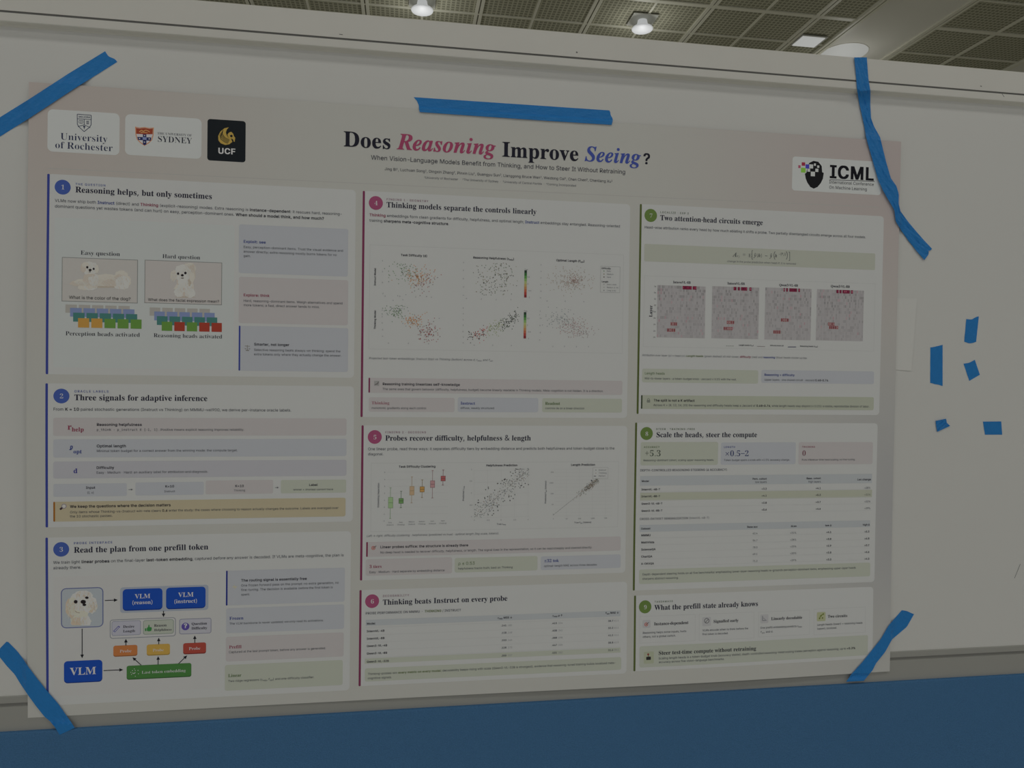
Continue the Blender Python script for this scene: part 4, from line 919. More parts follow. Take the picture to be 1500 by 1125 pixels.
GLYPHS['M'] = {
112: [258,[78,29,78,-89,40,-89,40,234,78,234,78,204,90,219,104,231,121,237,141,240,179,231,207,207,225,168,231,116,225,65,207,26,179,2,141,-6,121,-4,104,3,89,14],[191,117,188,156,177,184,160,201,135,207,111,201,93,184,82,156,78,117,82,78,93,50,111,32,135,27,160,32,177,49,188,78]],
95: [258,[258,-84,258,-101,0,-101,0,-84]],
116: [258,[128,300,128,234,216,234,216,204,128,204,128,77,131,55,138,41,152,33,172,31,216,31,216,0,169,0,132,4,108,17,94,41,90,77,90,204,27,204,27,234,90,234,90,300]],
104: [258,[220,145,220,0,181,0,181,145,178,172,170,191,156,202,135,206,111,201,94,187,83,164,79,132,79,0,41,0,41,325,79,325,79,199,91,217,107,229,126,237,149,240,180,234,202,216,215,187]],
105: [258,[53,234,152,234,152,30,228,30,228,0,37,0,37,30,113,30,113,204,53,204],[113,325,152,325,152,276,113,276]],
110: [258,[220,145,220,0,181,0,181,145,178,172,170,191,156,202,135,206,111,201,94,187,83,164,79,132,79,0,41,0,41,234,79,234,79,199,91,217,107,229,126,237,149,240,180,234,202,216,215,187]],
107: [258,[49,325,89,325,89,137,190,234,237,234,145,146,251,0,204,0,118,121,89,94,89,0,49,0]],
45: [258,[74,134,183,134,183,100,74,100]],
115: [258,[203,226,203,188,170,203,136,207,113,205,97,199,87,188,84,173,87,160,94,150,142,135,157,132,182,124,200,110,211,91,215,68,209,37,191,13,161,-1,122,-6,86,-2,44,9,44,48,86,32,123,26,145,29,162,36,173,49,176,65,173,78,164,88,125,102,123,103,109,106,80,114,61,128,49,146,45,169,51,199,68,221,96,235,133,240,169,236]],
114: [258,[241,186,216,200,188,204,157,198,133,182,119,154,114,116,114,0,76,0,76,234,114,234,114,188,126,210,144,226,166,236,191,240,218,236,241,225]],
117: [258,[41,89,41,234,79,234,79,89,82,61,90,42,105,31,125,27,149,32,167,46,177,70,181,101,181,234,220,234,220,0,181,0,181,35,169,17,153,4,134,-3,112,-6,80,0,58,17,45,47]],
99: [258,[222,12,190,-2,156,-6,108,2,88,12,71,27,58,44,48,65,41,117,48,168,58,189,71,207,88,221,108,231,156,240,189,235,222,222,222,181,191,201,156,207,124,201,101,184,86,155,81,117,86,78,101,50,124,32,156,27,192,33,222,52]],
8712: [258,[64,135,72,94,83,70,97,51,114,39,132,36,231,36,231,0,132,0,105,5,79,20,58,45,41,76,31,113,27,153,31,193,41,230,58,261,79,285,105,301,132,306,231,306,231,270,132,270,114,266,97,255,83,236,72,212,64,171,230,171,230,135]],
91: [258,[97,325,185,325,185,295,135,295,135,-27,185,-27,185,-56,97,-56]],
49: [258,[56,36,122,36,122,274,51,258,51,296,122,312,164,312,164,36,229,36,229,0,56,0]],
44: [258,[105,63,158,63,158,20,116,-60,84,-60,105,20]],
93: [258,[161,325,161,-56,72,-56,72,-27,122,-27,122,295,72,295,72,325]],
}


# ------------------------------------------------------------------ letter shapes: advance width, then outlines as x, y, x, y on a 1/600 grid
WEIGHT = {'R': 0.0, 'B': 0.017, 'I': 0.0, 'BI': 0.017, 'S': 0.0, 'SR': -0.008, 'T': 0.004, 'M': 0.004, 'K': 0.012, 'H': 0.003, 'X': 0.03}
GCACHE = {}


def glyph(st, ch):
    """advance width, points and triangles of one letter in one style"""
    key = (st, ch)
    if key in GCACHE:
        return GCACHE[key]
    face = {'S': 'S', 'T': 'T', 'M': 'M', 'H': 'S'}.get(st[0], 'R')
    k = ord(ch)
    d = GLYPHS[face].get(k) or GLYPHS['R'].get(k) or GLYPHS['S'].get(k) or GLYPHS['M'][k]
    adv = d[0] / 600.0
    loops = [[(lp[i] / 600.0, lp[i + 1] / 600.0) for i in range(0, len(lp), 2)] for lp in d[1:]]

    def turn(p):
        return sum(p[i - 1][0] * p[i][1] - p[i][0] * p[i - 1][1] for i in range(len(p)))

    def inside(pt, p):
        hit = False
        for (ax, ay), (bx, by) in zip(p, p[1:] + p[:1]):
            if (ay > pt[1]) != (by > pt[1]) and pt[0] < (bx - ax) * (pt[1] - ay) / (by - ay) + ax:
                hit = not hit
        return hit
    big = max(loops, key=lambda p: abs(turn(p)))
    sign = 1 if turn(big) > 0 else -1
    V, F = [], []
    for outer in [p for p in loops if turn(p) * sign > 0]:      # strokes may overlap: fill each with its own holes
        cu = bpy.data.curves.new('letter', 'CURVE')
        cu.dimensions = '2D'
        cu.fill_mode = 'BOTH'
        cu.offset = min(0.0, WEIGHT[st])
        for pp in [outer] + [p for p in loops if turn(p) * sign < 0 and inside(p[0], outer)]:
            sp = cu.splines.new('POLY')
            sp.points.add(len(pp) - 1)
            sp.use_cyclic_u = True
            for q, (ax, ay) in zip(sp.points, pp):
                q.co = (ax, ay, 0, 1)
        ob = bpy.data.objects.new('letter', cu)
        me = ob.to_mesh()
        n = len(V)
        V += [(v.co.x, v.co.y, 0) for v in me.vertices]
        F += [tuple(n + i for i in p.vertices) for p in me.polygons]
        ob.to_mesh_clear()
        bpy.data.objects.remove(ob)
        bpy.data.curves.remove(cu)
    w = WEIGHT[st]
    if w > 0:                                # heavier cut: the shape repeated a hair to each side
        n, V0, F0 = len(V), V, F
        V, F = [], []
        for i, (dx, dy) in enumerate(((0, 0.55), (2, 0.55), (0, -0.55), (2, -0.55), (1, 0))):
            V += [(x + dx * w, y + dy * w, i) for x, y, _ in V0]
            F += [tuple(q + i * n for q in f) for f in F0]
    if st in ('I', 'BI'):
        V = [(x + 0.19 * y, y, k) for x, y, k in V]
    GCACHE[key] = (adv * (0.86 if ch == '-' else 1.0) + max(0.0, w) * 1.6, V, F)
    return GCACHE[key]


# ------------------------------------------------------------------ printing inks (as they look on the hanging sheet)
PAL = dict(
    dark=ink(24, 24, 32), body=ink(48, 50, 56), mid=ink(72, 73, 77), pale=ink(100, 101, 103), blue=ink(36, 46, 92),
    crim=ink(96, 42, 58), green=ink(56, 72, 40), olive=ink(66, 76, 44), indigo=ink(40, 38, 92), white=ink(196, 198, 202),
    deep=ink(52, 58, 50), navy=ink(36, 42, 72), wine=ink(76, 42, 52))
CARD = ink(134, 135, 134, name='card_white')
LOGO_W = ink(139, 141, 140, name='logo_white')
BLUEBOX, PINKBOX, GREENBOX = ink(124, 126, 130), ink(128, 125, 125), ink(124, 127, 118)
LAVBOX, YELBOX, HEADBOX = ink(124, 124, 128), ink(127, 120, 101), ink(123, 126, 128)
RULE = ink(128, 129, 128)
BARB, BARC, BARG = ink(39, 47, 100), ink(84, 36, 58), ink(58, 66, 34)
BADB, BADC, BADG = ink(46, 62, 112), ink(108, 53, 77), ink(71, 88, 46)
DK = PAL['dark']

poster = empty('research_poster', (0.15, 0, EYE - 0.5),
               'large white printed research poster with nine numbered panels taped to the white board', 'poster')


def sheet_material():
    """the poster's printed ground: off-white with rose corners at the top and a grey lower right, as designed"""
    m = bpy.data.materials.new('poster_paper')
    m.use_nodes = True
    nt = m.node_tree
    p = nt.nodes['Principled BSDF']
    p.inputs['Roughness'].default_value = 0.6
    p.inputs['Specular IOR Level'].default_value = 0.2
    tc = nt.nodes.new('ShaderNodeTexCoord')
    c = lambda r, g, b: tuple(min(1.0, lin(q) / KW) for q in (r, g, b)) + (1,)
    prev = None

    def spot(x, z, rad, col):
        nonlocal prev
        d = nt.nodes.new('ShaderNodeVectorMath')
        d.operation = 'DISTANCE'
        fl = nt.nodes.new('ShaderNodeVectorMath')
        fl.operation = 'MULTIPLY'
        fl.inputs[1].default_value = (1, 0, 1)
        nt.links.new(tc.outputs['Object'], fl.inputs[0])
        nt.links.new(fl.outputs[0], d.inputs[0])
        d.inputs[1].default_value = (x, 0, z)
        mr = nt.nodes.new('ShaderNodeMapRange')
        mr.interpolation_type = 'SMOOTHSTEP'
        mr.inputs['From Max'].default_value = rad
        nt.links.new(d.outputs['Value'], mr.inputs['Value'])
        mx = nt.nodes.new('ShaderNodeMix')
        mx.data_type = 'RGBA'
        nt.links.new(mr.outputs['Result'], mx.inputs['Factor'])
        mx.inputs['A'].default_value = col
        if prev is None:
            mx.inputs['B'].default_value = c(127, 127, 123)
        else:
            nt.links.new(prev, mx.inputs['B'])
        prev = mx.outputs['Result']

    spot(PX0, EYE - PV0, 0.46, c(125, 119, 115))
    spot(PX1, EYE - PV0 - 0.02, 0.52, c(124, 117, 115))
    spot(PX1 + 0.05, EYE - PV1 + 0.28, 0.42, c(116, 116, 116))
    nt.links.new(prev, p.inputs['Base Color'])
    return m


def prt(name, build, parent=poster, label=None):
    b = Print()
    build(b)
    return b.build(name, parent, label)


def _sheet(b):
    b.rrect(PX0, PV0, PX1, PV1, sheet_material(), 0)


sheet = prt('paper_sheet', _sheet)
so = sheet.modifiers.new('thickness', 'SOLIDIFY')
so.thickness = 0.0003
so.offset = -1.0

# ---------------------------------------------------------------- masthead


def _title(b):
    b.text(502.7, 214.3, 573.3, 'Does', 'H', DK)
    b.text(582.7, 218.6, 725.7, 'Reasoning', 'T', ink(110, 48, 70))
    b.text(735, 229.3, 847.7, 'Improve', 'H', DK)
    b.text(856.7, 235.8, 938.3, 'Seeing', 'T', ink(46, 57, 110))
    b.text(941.5, 240.0, 952.7, '?', 'B', DK)


def _sub(b):
    b.text(543.3, 233.6, 916.2, 'When Vision-Language Models Benefit from Thinking, and How to Steer It Without Retraining', 'R', ink(34, 35, 44))


def _authors(b):
    b.text(563.3, 249.3, 897.3, 'Jing Bi{^|1}, Luchuan Song{^|1}, Dingxin Zhang{^|2}, Pinxin Liu{^|1}, Guangyu Sun{^|3}, Lianggong Bruce Wen{^|4}, Weidong Cai{^|2}, Chen Chen{^|3}, Chenliang Xu{^|1}', 'R', ink(44, 45, 52))
    b.text(621, 261.5, 844, '{^|1}University of Rochester  ·  {^|2}The University of Sydney  ·  {^|3}University of Central Florida  ·  {^|4}Corning Incorporated', 'R', PAL['mid'])


prt('title', _title, label='big serif title with a red and a blue italic word')
prt('subtitle', _sub)
prt('author_list', _authors)
prt('divider_line', lambda b: b.line([(70, 246.5), (500, 267.3), (1000, 291), (1287, 303.5)], 0.0009, ink(121, 120, 117), 1))


def z(x0, y0, k):
    return lambda a, c: (x0 + a / k, y0 + c / k)


def _logo_a(b):
    b.rect((70, 159.6), (174.8, 227.6), LOGO_W, 1, 0.007)
    q = z(50, 150, 6.25)
    ln = ink(44, 48, 62)
    sh = [(395, 108), (523, 118), (522, 205), (508, 228), (480, 250), (458, 268), (436, 247), (408, 222), (396, 200)]
    b.line([q(*p) for p in sh + sh[:1]], 0.0009, ln, 3)
    b.line([q(396, 150), q(523, 158)], 0.0008, ln, 3)
    b.line([q(459, 154), q(459, 208)], 0.0008, ln, 3)
    b.line([q(402, 222), q(459, 205), q(515, 232)], 0.0008, ln, 3)
    b.text(*q(408, 138), q(514, 0)[0], 'MELIORA', 'B', ln, 4)
    b.line([q(412, 165), q(430, 168), q(446, 166), q(446, 190), q(430, 192), q(412, 188), q(412, 165)], 0.0006, ln, 3)
    b.line([q(430, 168), q(430, 192)], 0.0006, ln, 3)
    for k in range(4):
        b.line([q(478, 172 + 8 * k), q(502, 173 + 8 * k)], 0.0007, ln, 3)
    b.ppoly([q(452, 214), q(466, 214), q(470, 226), q(462, 232), q(461, 246), q(456, 246), q(456, 232), q(448, 224)], ln, 3)
    b.text(*q(238, 340), q(672, 0)[0], 'University', 'SR', ink(32, 36, 56), 4)
    b.text(*q(190, 418), q(720, 0)[0], 'of Rochester', 'SR', ink(32, 36, 56), 4)


def _logo_b(b):
    b.rect((183.6, 166.8), (295, 233), LOGO_W, 1, 0.007)
    q = z(50, 150, 6.25)

    def shield(k):
        c = (1010, 300)
        s_ = [(925, 222), (968, 230), (1010, 226), (1052, 234), (1096, 230), (1093, 300), (1080, 345), (1050, 375), (1010, 398), (970, 370), (940, 338), (928, 292)]
        return [q(c[0] + (a - c[0]) * k, c[1] + (d - c[1]) * k) for a, d in s_]
    b.ppoly(shield(1.0), ink(138, 96, 66), 2)
    b.ppoly(shield(0.9), ink(140, 138, 140), 3)
    b.ppoly([q(934, 233), q(968, 239), q(1010, 235), q(1052, 242), q(1087, 239), q(1084, 292), q(1010, 292), q(936, 288)], ink(108, 48, 34), 4)
    b.line([q(962, 270), q(985, 255), q(1000, 266), q(1022, 254), q(1044, 262), q(1058, 272)], 0.0012, ink(160, 112, 70), 5)
    b.line([q(975, 276), q(1000, 274), q(1040, 280)], 0.0010, ink(160, 112, 70), 5)
    nv = ink(30, 34, 66)
    b.ppoly([q(996, 292), q(1028, 292), q(1028, 385), q(1010, 392), q(996, 384)], nv, 4)
    b.ppoly([q(944, 316), q(1074, 322), q(1068, 352), q(952, 344)], nv, 4)
    b.ppoly([q(994, 318), q(1030, 320), q(1030, 344), q(994, 342)], ink(92, 100, 128), 5)
    for a, d in ((1012, 304), (966, 331), (1054, 335), (1011, 364)):
        b.disc(*P(*q(a, d)), 0.0009, ink(150, 150, 158), 5, n=8)
    b.text(*q(1128, 293), q(1445, 0)[0], 'THE UNIVERSITY OF', 'SR', ink(40, 42, 50), 4)
    b.text(*q(1128, 360), q(1445, 0)[0], 'SYDNEY', 'SR', ink(34, 36, 44), 4, ys=1.06)


def _logo_c(b):
    b.rect((304, 174), (359.5, 238), ink(20, 23, 26), 1, 0.004)
    q = z(280, 170, 6.25)
    gold, blk = ink(128, 108, 54), ink(20, 23, 26)
    b.ppoly([q(*p) for p in [(345, 103), (305, 112), (268, 142), (248, 182), (250, 222), (272, 250), (312, 265), (350, 258), (378, 236), (366, 210), (350, 200), (332, 182), (318, 150), (328, 122)]], gold, 2)
    b.ppoly([q(*p) for p in [(326, 178), (346, 152), (366, 144), (384, 160), (392, 184), (404, 200), (398, 236), (390, 234), (384, 214), (368, 206), (352, 212), (338, 204)]], gold, 2)
    b.ppoly([q(*p) for p in [(318, 150), (328, 122), (345, 108), (330, 132), (336, 150), (346, 146), (330, 166), (340, 190), (326, 176)]], blk, 3)
    b.ppoly([q(*p) for p in [(356, 176), (372, 170), (382, 184), (372, 196), (358, 190)]], blk, 3)
    for k in range(4):
        t = k * 17
        b.line([q(292 - t * .55, 128 + t * .8), q(284 - t * .25, 160 + t), q(306, 196 + t * .8), q(352 - t * .3, 222 + t * .55)], 0.0009, blk, 3)
    b.text(*q(243, 342), q(408, 0)[0], 'UCF', 'X', ink(160, 162, 166), 4)


def _logo_d(b):
    b.rect((1161, 229), (1290, 286), LOGO_W, 1, 0.005)
    q = z(1000, 0, 3.0)
    hd = ink(20, 20, 22)
    b.ppoly([q(*p) for p in [(556, 716), (575, 707), (596, 711), (611, 730), (613, 757), (620, 760), (616, 786), (606, 806), (592, 822), (576, 829), (561, 822), (548, 803), (541, 786), (537, 764), (544, 758), (548, 736)]], hd, 2)
    for a, c, e, f, m in ((563, 754, 581, 774, LOGO_W), (583, 741, 596, 755, LOGO_W), (556, 722, 573, 740, LOGO_W), (577, 718, 585, 728, LOGO_W), (591, 727, 600, 737, LOGO_W), (548, 741, 560, 754, LOGO_W),
                          (523, 713, 538, 728, ink(112, 34, 52)), (508, 726, 518, 738, ink(120, 62, 78)), (540, 722, 556, 740, ink(52, 48, 128)), (520, 737, 540, 758, ink(96, 136, 52))):
        b.rect(q(a, c), q(e, f + 1), m, 3)
    b.text(*q(643, 781), q(841, 0)[0], 'ICML', 'X', ink(16, 16, 20), 4)
    b.line([q(645, 790), q(843, 797)], 0.0009, ink(40, 40, 44), 4)
    b.text(*q(643, 806), q(840, 0)[0], 'International Conference', 'R', ink(34, 34, 38), 4)
    b.text(*q(643, 829), q(810, 0)[0], 'On Machine Learning', 'R', ink(34, 34, 38), 4)


prt('university_logo', _logo_a, label='white logo card with a line drawn shield over two lines of serif words')
prt('university_logo', _logo_b, label='white logo card with a red and navy shield')
prt('university_logo', _logo_c, label='black logo card with a gold winged horse mark')
prt('conference_logo', _logo_d, label='white logo card with a black head of coloured squares')


# ---------------------------------------------------------------- the nine panels
def panel(tl, br, bar, badge, bad_ink, number, kick, head, label, kcol):
    def f(b):
        x0, v0, x1, v1 = b.rect(tl, br, CARD, 1, 0.006)
        b.rrect(x0 - 0.0002, v0, x0 + 0.0031, v1, bar, 2, 0.0015)
    sec = prt('section_panel', f, poster, label)

    def g(b):
        x, v = P(*badge)
        b.disc(x, v, 0.0106, bad_ink, 3)
        b.text(badge[0] + 0.3, badge[1] + 3.4, None, number, 'SR', PAL['white'], 6, em=0.0142, al='c')
    prt('number_badge', g, sec)

    def h(b):
        b.text(*kick[:3], kick[3], 'K', kcol, 6, track=0.13)
        b.text(*head[:3], head[3], 'S', ink(20, 20, 34), 6, ys=1.04)
    prt('heading', h, sec)
    return sec


def lines(sec, name, rows, label=None):
    def f(b):
        for r in rows:
            st = r[4] if len(r) > 4 else 'R'
            col = PAL[r[5]] if len(r) > 5 else PAL['body']
            b.text(r[0], r[1], r[2], r[3], st, col, 7)
    return prt(name, f, sec, label)


def box(sec, tl, br, fill, rows, bar=None, name='callout_box', r=0.003, extra=None, label=None):
    def f(b):
        x0, v0, x1, v1 = b.rect(tl, br, fill, 3, r)
        if bar:
            b.rrect(x0 - 0.0003, v0, x0 + 0.002, v1, bar, 4, 0.001)
        for q in rows:
            st = q[4] if len(q) > 4 else 'R'
            col = PAL[q[5]] if len(q) > 5 else PAL['body']
            b.text(q[0], q[1], q[2], q[3], st, col, 7, track=0.13 if st == 'K' else 0.0)
        if extra:
            extra(b)
    return prt(name, f, sec, label)


def ctext(b, x, y, body, st='R', col=None, em=0.0100, al='c'):
    b.text(x, y, None, body, st, col or PAL['body'], 7, em=em, al=al)


# ---- 1
s1 = panel((69.5, 254.5), (518.5, 553.5), BARB, (91.9, 274.2), BADB, '1', (110.5, 271, 154.8, 'THE QUESTION'),
           (110.3, 281.7, 310.9, 'Reasoning helps, but only sometimes'), 'panel of the two dog pictures with a blue left bar', ink(60, 68, 104))
lines(s1, 'body_text', [
    (80.4, 295.6, 501.1, 'VLMs now ship both {B.blue|Instruct} (direct) and {B.crim|Thinking} (explicit-reasoning) modes. Extra reasoning is {B.dark|instance-dependent}: it rescues hard, reasoning-'),
    (80.4, 303.9, 474.7, 'dominant questions yet wastes tokens (and can hurt) on easy, perception-dominant ones. {B.dark|When should a model think, and how much?}')])


def fig1(b):
    b.rect((80, 318.5), (342, 541.5), ink(133, 136, 135), 2, 0.003)
    b.text(118, 373, 175.9, 'Easy question', 'SR', DK)
    b.text(237.8, 378, 293.4, 'Hard question', 'SR', DK)
    b.text(95.9, 491.2, 205.2, 'Perception heads activated', 'SR', DK)
    b.text(224.9, 493.8, 325.7, 'Reasoning heads activated', 'SR', DK)
    orange, green, red = ink(134, 102, 50), ink(70, 100, 46), ink(112, 44, 34)
    for q, rows in ((z(50, 320, 6.25), (((287, 787), 105, 76, 121, [ink(118, 116, 112)] * 5), ((330, 818), 106, 80, 121, [ink(88, 98, 126)] * 5), ((358, 862), 105, 82, 120.5, [ink(50, 86, 82)] * 5),
                                         ((403, 912), 102, 86, 120, [orange, orange, green, green, green]))),
                    (z(200, 340, 6.62), (((128, 730), 103, 80, 120.5, [ink(118, 116, 112)] * 5), ((172, 769), 103, 86, 121, [ink(88, 98, 126)] * 5), ((198, 814), 104, 86, 120.5, [ink(50, 86, 82)] * 5),
                                         ((245, 868), 102, 88, 120.5, [green, red, green, red, red])))):
        for n, ((a, c), w, h, st, cols) in enumerate(rows):
            x0, v0 = P(*q(a, c))
            x1 = along(x0, v0, q(a + w, c)[0])
            x2 = along(x0, v0, q(a + 5 * st, c)[0])
            v1 = P(*q(a, c + h))[1]
            for i, m in enumerate(cols):
                xx = x0 + (x2 - x0) / 5 * i
                b.rrect(xx, v0, xx + x1 - x0, v1, m, 3 + n)


prt('figure', fig1, s1, 'rows of small coloured squares under two questions')
FUR = [ink(*c) for c in ((148, 145, 139), (143, 139, 132), (137, 131, 123), (127, 120, 110), (112, 102, 90))]
EYEINK = ink(26, 22, 24)




def fur(b, q, spots, n, cols, layer, seed, clip=None):
    R = random.Random(seed)
    for k_ in range(n):
        cx, cy, rx, ry, lx, ly = R.choice(spots)
        a, k = R.random() * 2 * PI, math.sqrt(R.random())
        x, y = cx + rx * k * math.cos(a), cy + ry * k * math.sin(a)
        e = (x + lx * (0.6 + 0.8 * R.random()) + R.gauss(0, 3), y + ly * (0.6 + 0.8 * R.random()) + R.gauss(0, 3))
        if clip and max(y, e[1]) > clip:
            continue
        b.line([q(x, y), q(*e)], 0.0005, R.choice(cols), layer + k_ * 0.004)


def dog_a(b):
    b.frame((90.8, 376.5), (201.7, 444.5), ink(92, 93, 92), 3, w=0.0009, fill=ink(131, 129, 126))
    q = z(50, 320, 6.25)
    for i, a in enumerate(((640, 624, 230, 11, 3), (800, 515, 58, 38, 1), (800, 575, 88, 76, 1), (660, 566, 130, 58, 1), (700, 590, 80, 34, 2), (775, 560, 40, 48, 2), (810, 585, 66, 58, 0), (800, 632, 62, 16, 0), (390, 594, 62, 24, 2), (430, 580, 60, 26, 1), (475, 632, 78, 24, 1), (520, 625, 60, 34, 0),
                           (525, 570, 78, 74, 1), (500, 555, 50, 60, 2), (545, 560, 46, 60, 0), (510, 456, 78, 60, 0), (452, 452, 26, 44, 2), (470, 425, 30, 26, 1), (575, 462, 18, 40, 1), (515, 495, 40, 24, 0), (515, 520, 46, 14, 2))):
        b.blob(q, *a[:4], FUR[a[4]], 5 + i * 0.2, 0.07, i)
    fur(b, q, [(660, 570, 120, 48, 12, 10), (800, 570, 76, 64, 6, 14), (525, 580, 60, 70, 2, 16), (510, 440, 66, 48, 0, 12), (440, 590, 60, 18, -12, 5)], 260, FUR[:3], 9.4, 5)
    for a in ((488, 447, 10, 11), (547, 462, 9, 10), (514, 473, 13, 11), (512, 489, 9, 3)):
        b.blob(q, *a, EYEINK, 12, 0.02)
    b.text(*q(320, 735), q(885, 0)[0], 'What is the color of the dog?', 'R', ink(30, 30, 32), 10)


def dog_b(b):
    b.frame((212, 380.5), (325, 447), ink(92, 93, 92), 3, w=0.0009, fill=ink(131, 128, 126))
    q = z(200, 340, 6.62)
    for i, a in enumerate(((470, 630, 96, 6, 3), (512, 350, 64, 52, 1), (540, 405, 32, 92, 2), (466, 545, 98, 70, 1), (415, 585, 50, 46, 0), (518, 590, 54, 48, 0), (462, 602, 14, 24, 2), (468, 515, 70, 46, 0), (514, 490, 16, 34, 3), (402, 480, 12, 34, 2), (460, 552, 9, 12, 2),
                           (448, 402, 88, 76, 0), (360, 425, 32, 54, 1), (540, 436, 26, 52, 1), (445, 350, 62, 34, 0), (445, 442, 46, 30, 0), (450, 486, 52, 24, 0))):
        b.blob(q, *a[:4], FUR[a[4]], 5 + i * 0.2, 0.07, i + 30)
    fur(b, q, [(466, 550, 86, 66, 2, 16), (448, 400, 74, 60, 0, 13), (362, 425, 24, 48, -3, 14), (515, 350, 50, 44, 6, 12)], 240, FUR[:3], 9.4, 6)
    for a in ((404, 403, 11, 12), (475, 397, 12, 12), (445, 419, 14, 11), (445, 446, 15, 3)):
        b.blob(q, *a, EYEINK, 12, 0.02)
    b.text(*q(112, 666), q(803, 0)[0], 'What does the facial expression mean?', 'R', ink(30, 30, 32), 10)


prt('photo_print', dog_a, s1, 'framed picture of a small white dog lying down')
prt('photo_print', dog_b, s1, 'framed picture of a small white dog facing the viewer')
box(s1, (350.2, 328.5), (509.5, 405.3), BLUEBOX, [
    (356.6, 355.6, 389.5, 'Exploit: see', 'B', 'blue'),
    (356.6, 363.3, 502.7, 'Easy, perception-dominant items. Trust the visual evidence and'),
    (356.6, 370, 493.5, 'answer directly; extra reasoning mostly burns tokens for no'), (356.6, 376.3, 367.7, 'gain.')])
box(s1, (350.2, 405.3), (509.5, 476.7), PINKBOX, [
    (356.6, 434, 394.8, 'Explore: think', 'B', 'crim'),
    (356.6, 442, 502, 'Hard, reasoning-dominant items. Weigh alternatives and spend'),
    (356.6, 448.4, 468.6, 'more tokens; a fast, direct answer tends to miss.')])


def scales_icon(b):
    m = ink(92, 90, 86)
    q = z(340, 320, 4.69)
    b.line([q(105, 870), q(105, 905)], 0.0008, m, 6)
    b.line([q(88, 876), q(122, 878)], 0.0008, m, 6)
    b.ppoly([q(84, 892), q(100, 893), q(92, 899)], m, 6)
    b.ppoly([q(112, 893), q(127, 894), q(119, 900)], m, 6)
    b.line([q(94, 906), q(117, 907)], 0.0014, m, 6)


box(s1, (350.2, 477.1), (509.5, 545), BLUEBOX, [
    (372, 506.1, 423.8, 'Smarter, not longer', 'B', 'dark'),
    (372, 514, 498.8, 'Selective reasoning beats always-on thinking: spend the'),
    (372, 520.4, 500.3, 'extra tokens only where they actually change the answer.')], BARB, extra=scales_icon)

# ---- 2
s2 = panel((66.8, 561.4), (516.8, 764), BARB, (90, 580.1), BADB, '2', (108.9, 574.7, 159.3, 'ORACLE LABELS'),
           (108.9, 586.2, 304, 'Three signals for adaptive inference'), 'blue-barred panel of three formula rows and a yellow box', ink(60, 68, 104))
lines(s2, 'body_text', [(78, 601.4, 426.9, 'From {B.dark|K = 10} paired stochastic generations (Instruct vs Thinking) on MMMU-val900, we derive per-instance oracle labels.')])
box(s2, (78, 611.8), (507.5, 638), PINKBOX, [
    (98.8, 629.4, 123.1, 'r{_|help}', 'H', 'crim'), (141.5, 623.8, 208, 'Reasoning helpfulness', 'B', 'dark'),
    (141.5, 631, 231.3, 'p_think - p_instruct ∈ [-1, 1]', 'M'), (232.4, 631, 358, '. Positive means explicit reasoning improves reliability.')], name='formula_row')
box(s2, (78, 643.5), (507.5, 668), BLUEBOX, [
    (101.5, 661.8, 119.9, 'ℓ{_|opt}', 'H', 'blue'), (141.5, 655.3, 184.9, 'Optimal length', 'B', 'dark'),
    (141.5, 662.2, 348.3, 'Minimal token budget for a correct answer from the winning mode: the compute target.')], name='formula_row')
box(s2, (78, 676.1), (507.5, 696.9), LAVBOX, [
    (107.6, 693, 113.7, 'd', 'H', 'indigo'), (141.2, 687, 167.3, 'Difficulty', 'B', 'dark'),
    (141.2, 693.9, 305, 'Easy · Medium · Hard: an auxiliary label for attribution and diagnosis.')], name='formula_row')


def flow(b):
    for tl, br, m, hd, hx, hy, sb, sx, sy in (
            ((78.3, 709), (185.7, 726.3), BLUEBOX, 'Input', 132.7, 715.9, '(I, x)', 132.7, 723),
            ((198.5, 706.8), (298.4, 724.4), BLUEBOX, 'K=10', 248.6, 714, 'Instruct', 248.6, 721),
            ((301.3, 703.9), (400, 722.8), PINKBOX, 'K=10', 350.9, 713.4, 'Thinking', 350.9, 719.6),
            ((411.5, 703.3), (506.9, 721.5), GREENBOX, 'Label', 458.9, 711.7, 'winner + shortest correct trace', 458.8, 718.2)):
        b.rect(tl, br, m, 3, 0.002)
        ctext(b, hx, hy, hd, 'B', DK, 0.0066)
        ctext(b, sx, sy, sb, 'R', PAL['body'], 0.0058)
    b.arrow((188.4, 717.2), (195, 717), PAL['mid'], 5, 0.0007, 0.0022)
    b.arrow((403, 714.3), (408.6, 714.1), PAL['mid'], 5, 0.0007, 0.0022)


prt('flow_strip', flow, s2)


def lens_icon(b):
    q = z(50, 690, 6.25)
    b.line([q(238, 352), q(262, 332)], 0.0026, ink(44, 34, 40), 6)
    x, v = P(*q(274, 322))
    b.disc(x, v, 0.0034, ink(96, 90, 100), 6)
    b.disc(x, v, 0.0025, ink(140, 138, 134), 7)


box(s2, (78.5, 735.1), (506, 756.4), YELBOX, [
    (102.5, 743.9, 250.3, 'We keep the questions where the decision matters', 'B', 'dark'),
    (102.5, 751.9, 496, 'Only items whose Thinking-vs-Instruct win-rate clears {B.dark|0.6} enter the study: the cases where choosing to reason actually changes the outcome. Labels are averaged over'),
    (102.5, 758, 165.2, 'the 10 stochastic passes.')], ink(104, 66, 20), extra=lens_icon, label='yellow callout with a magnifier')

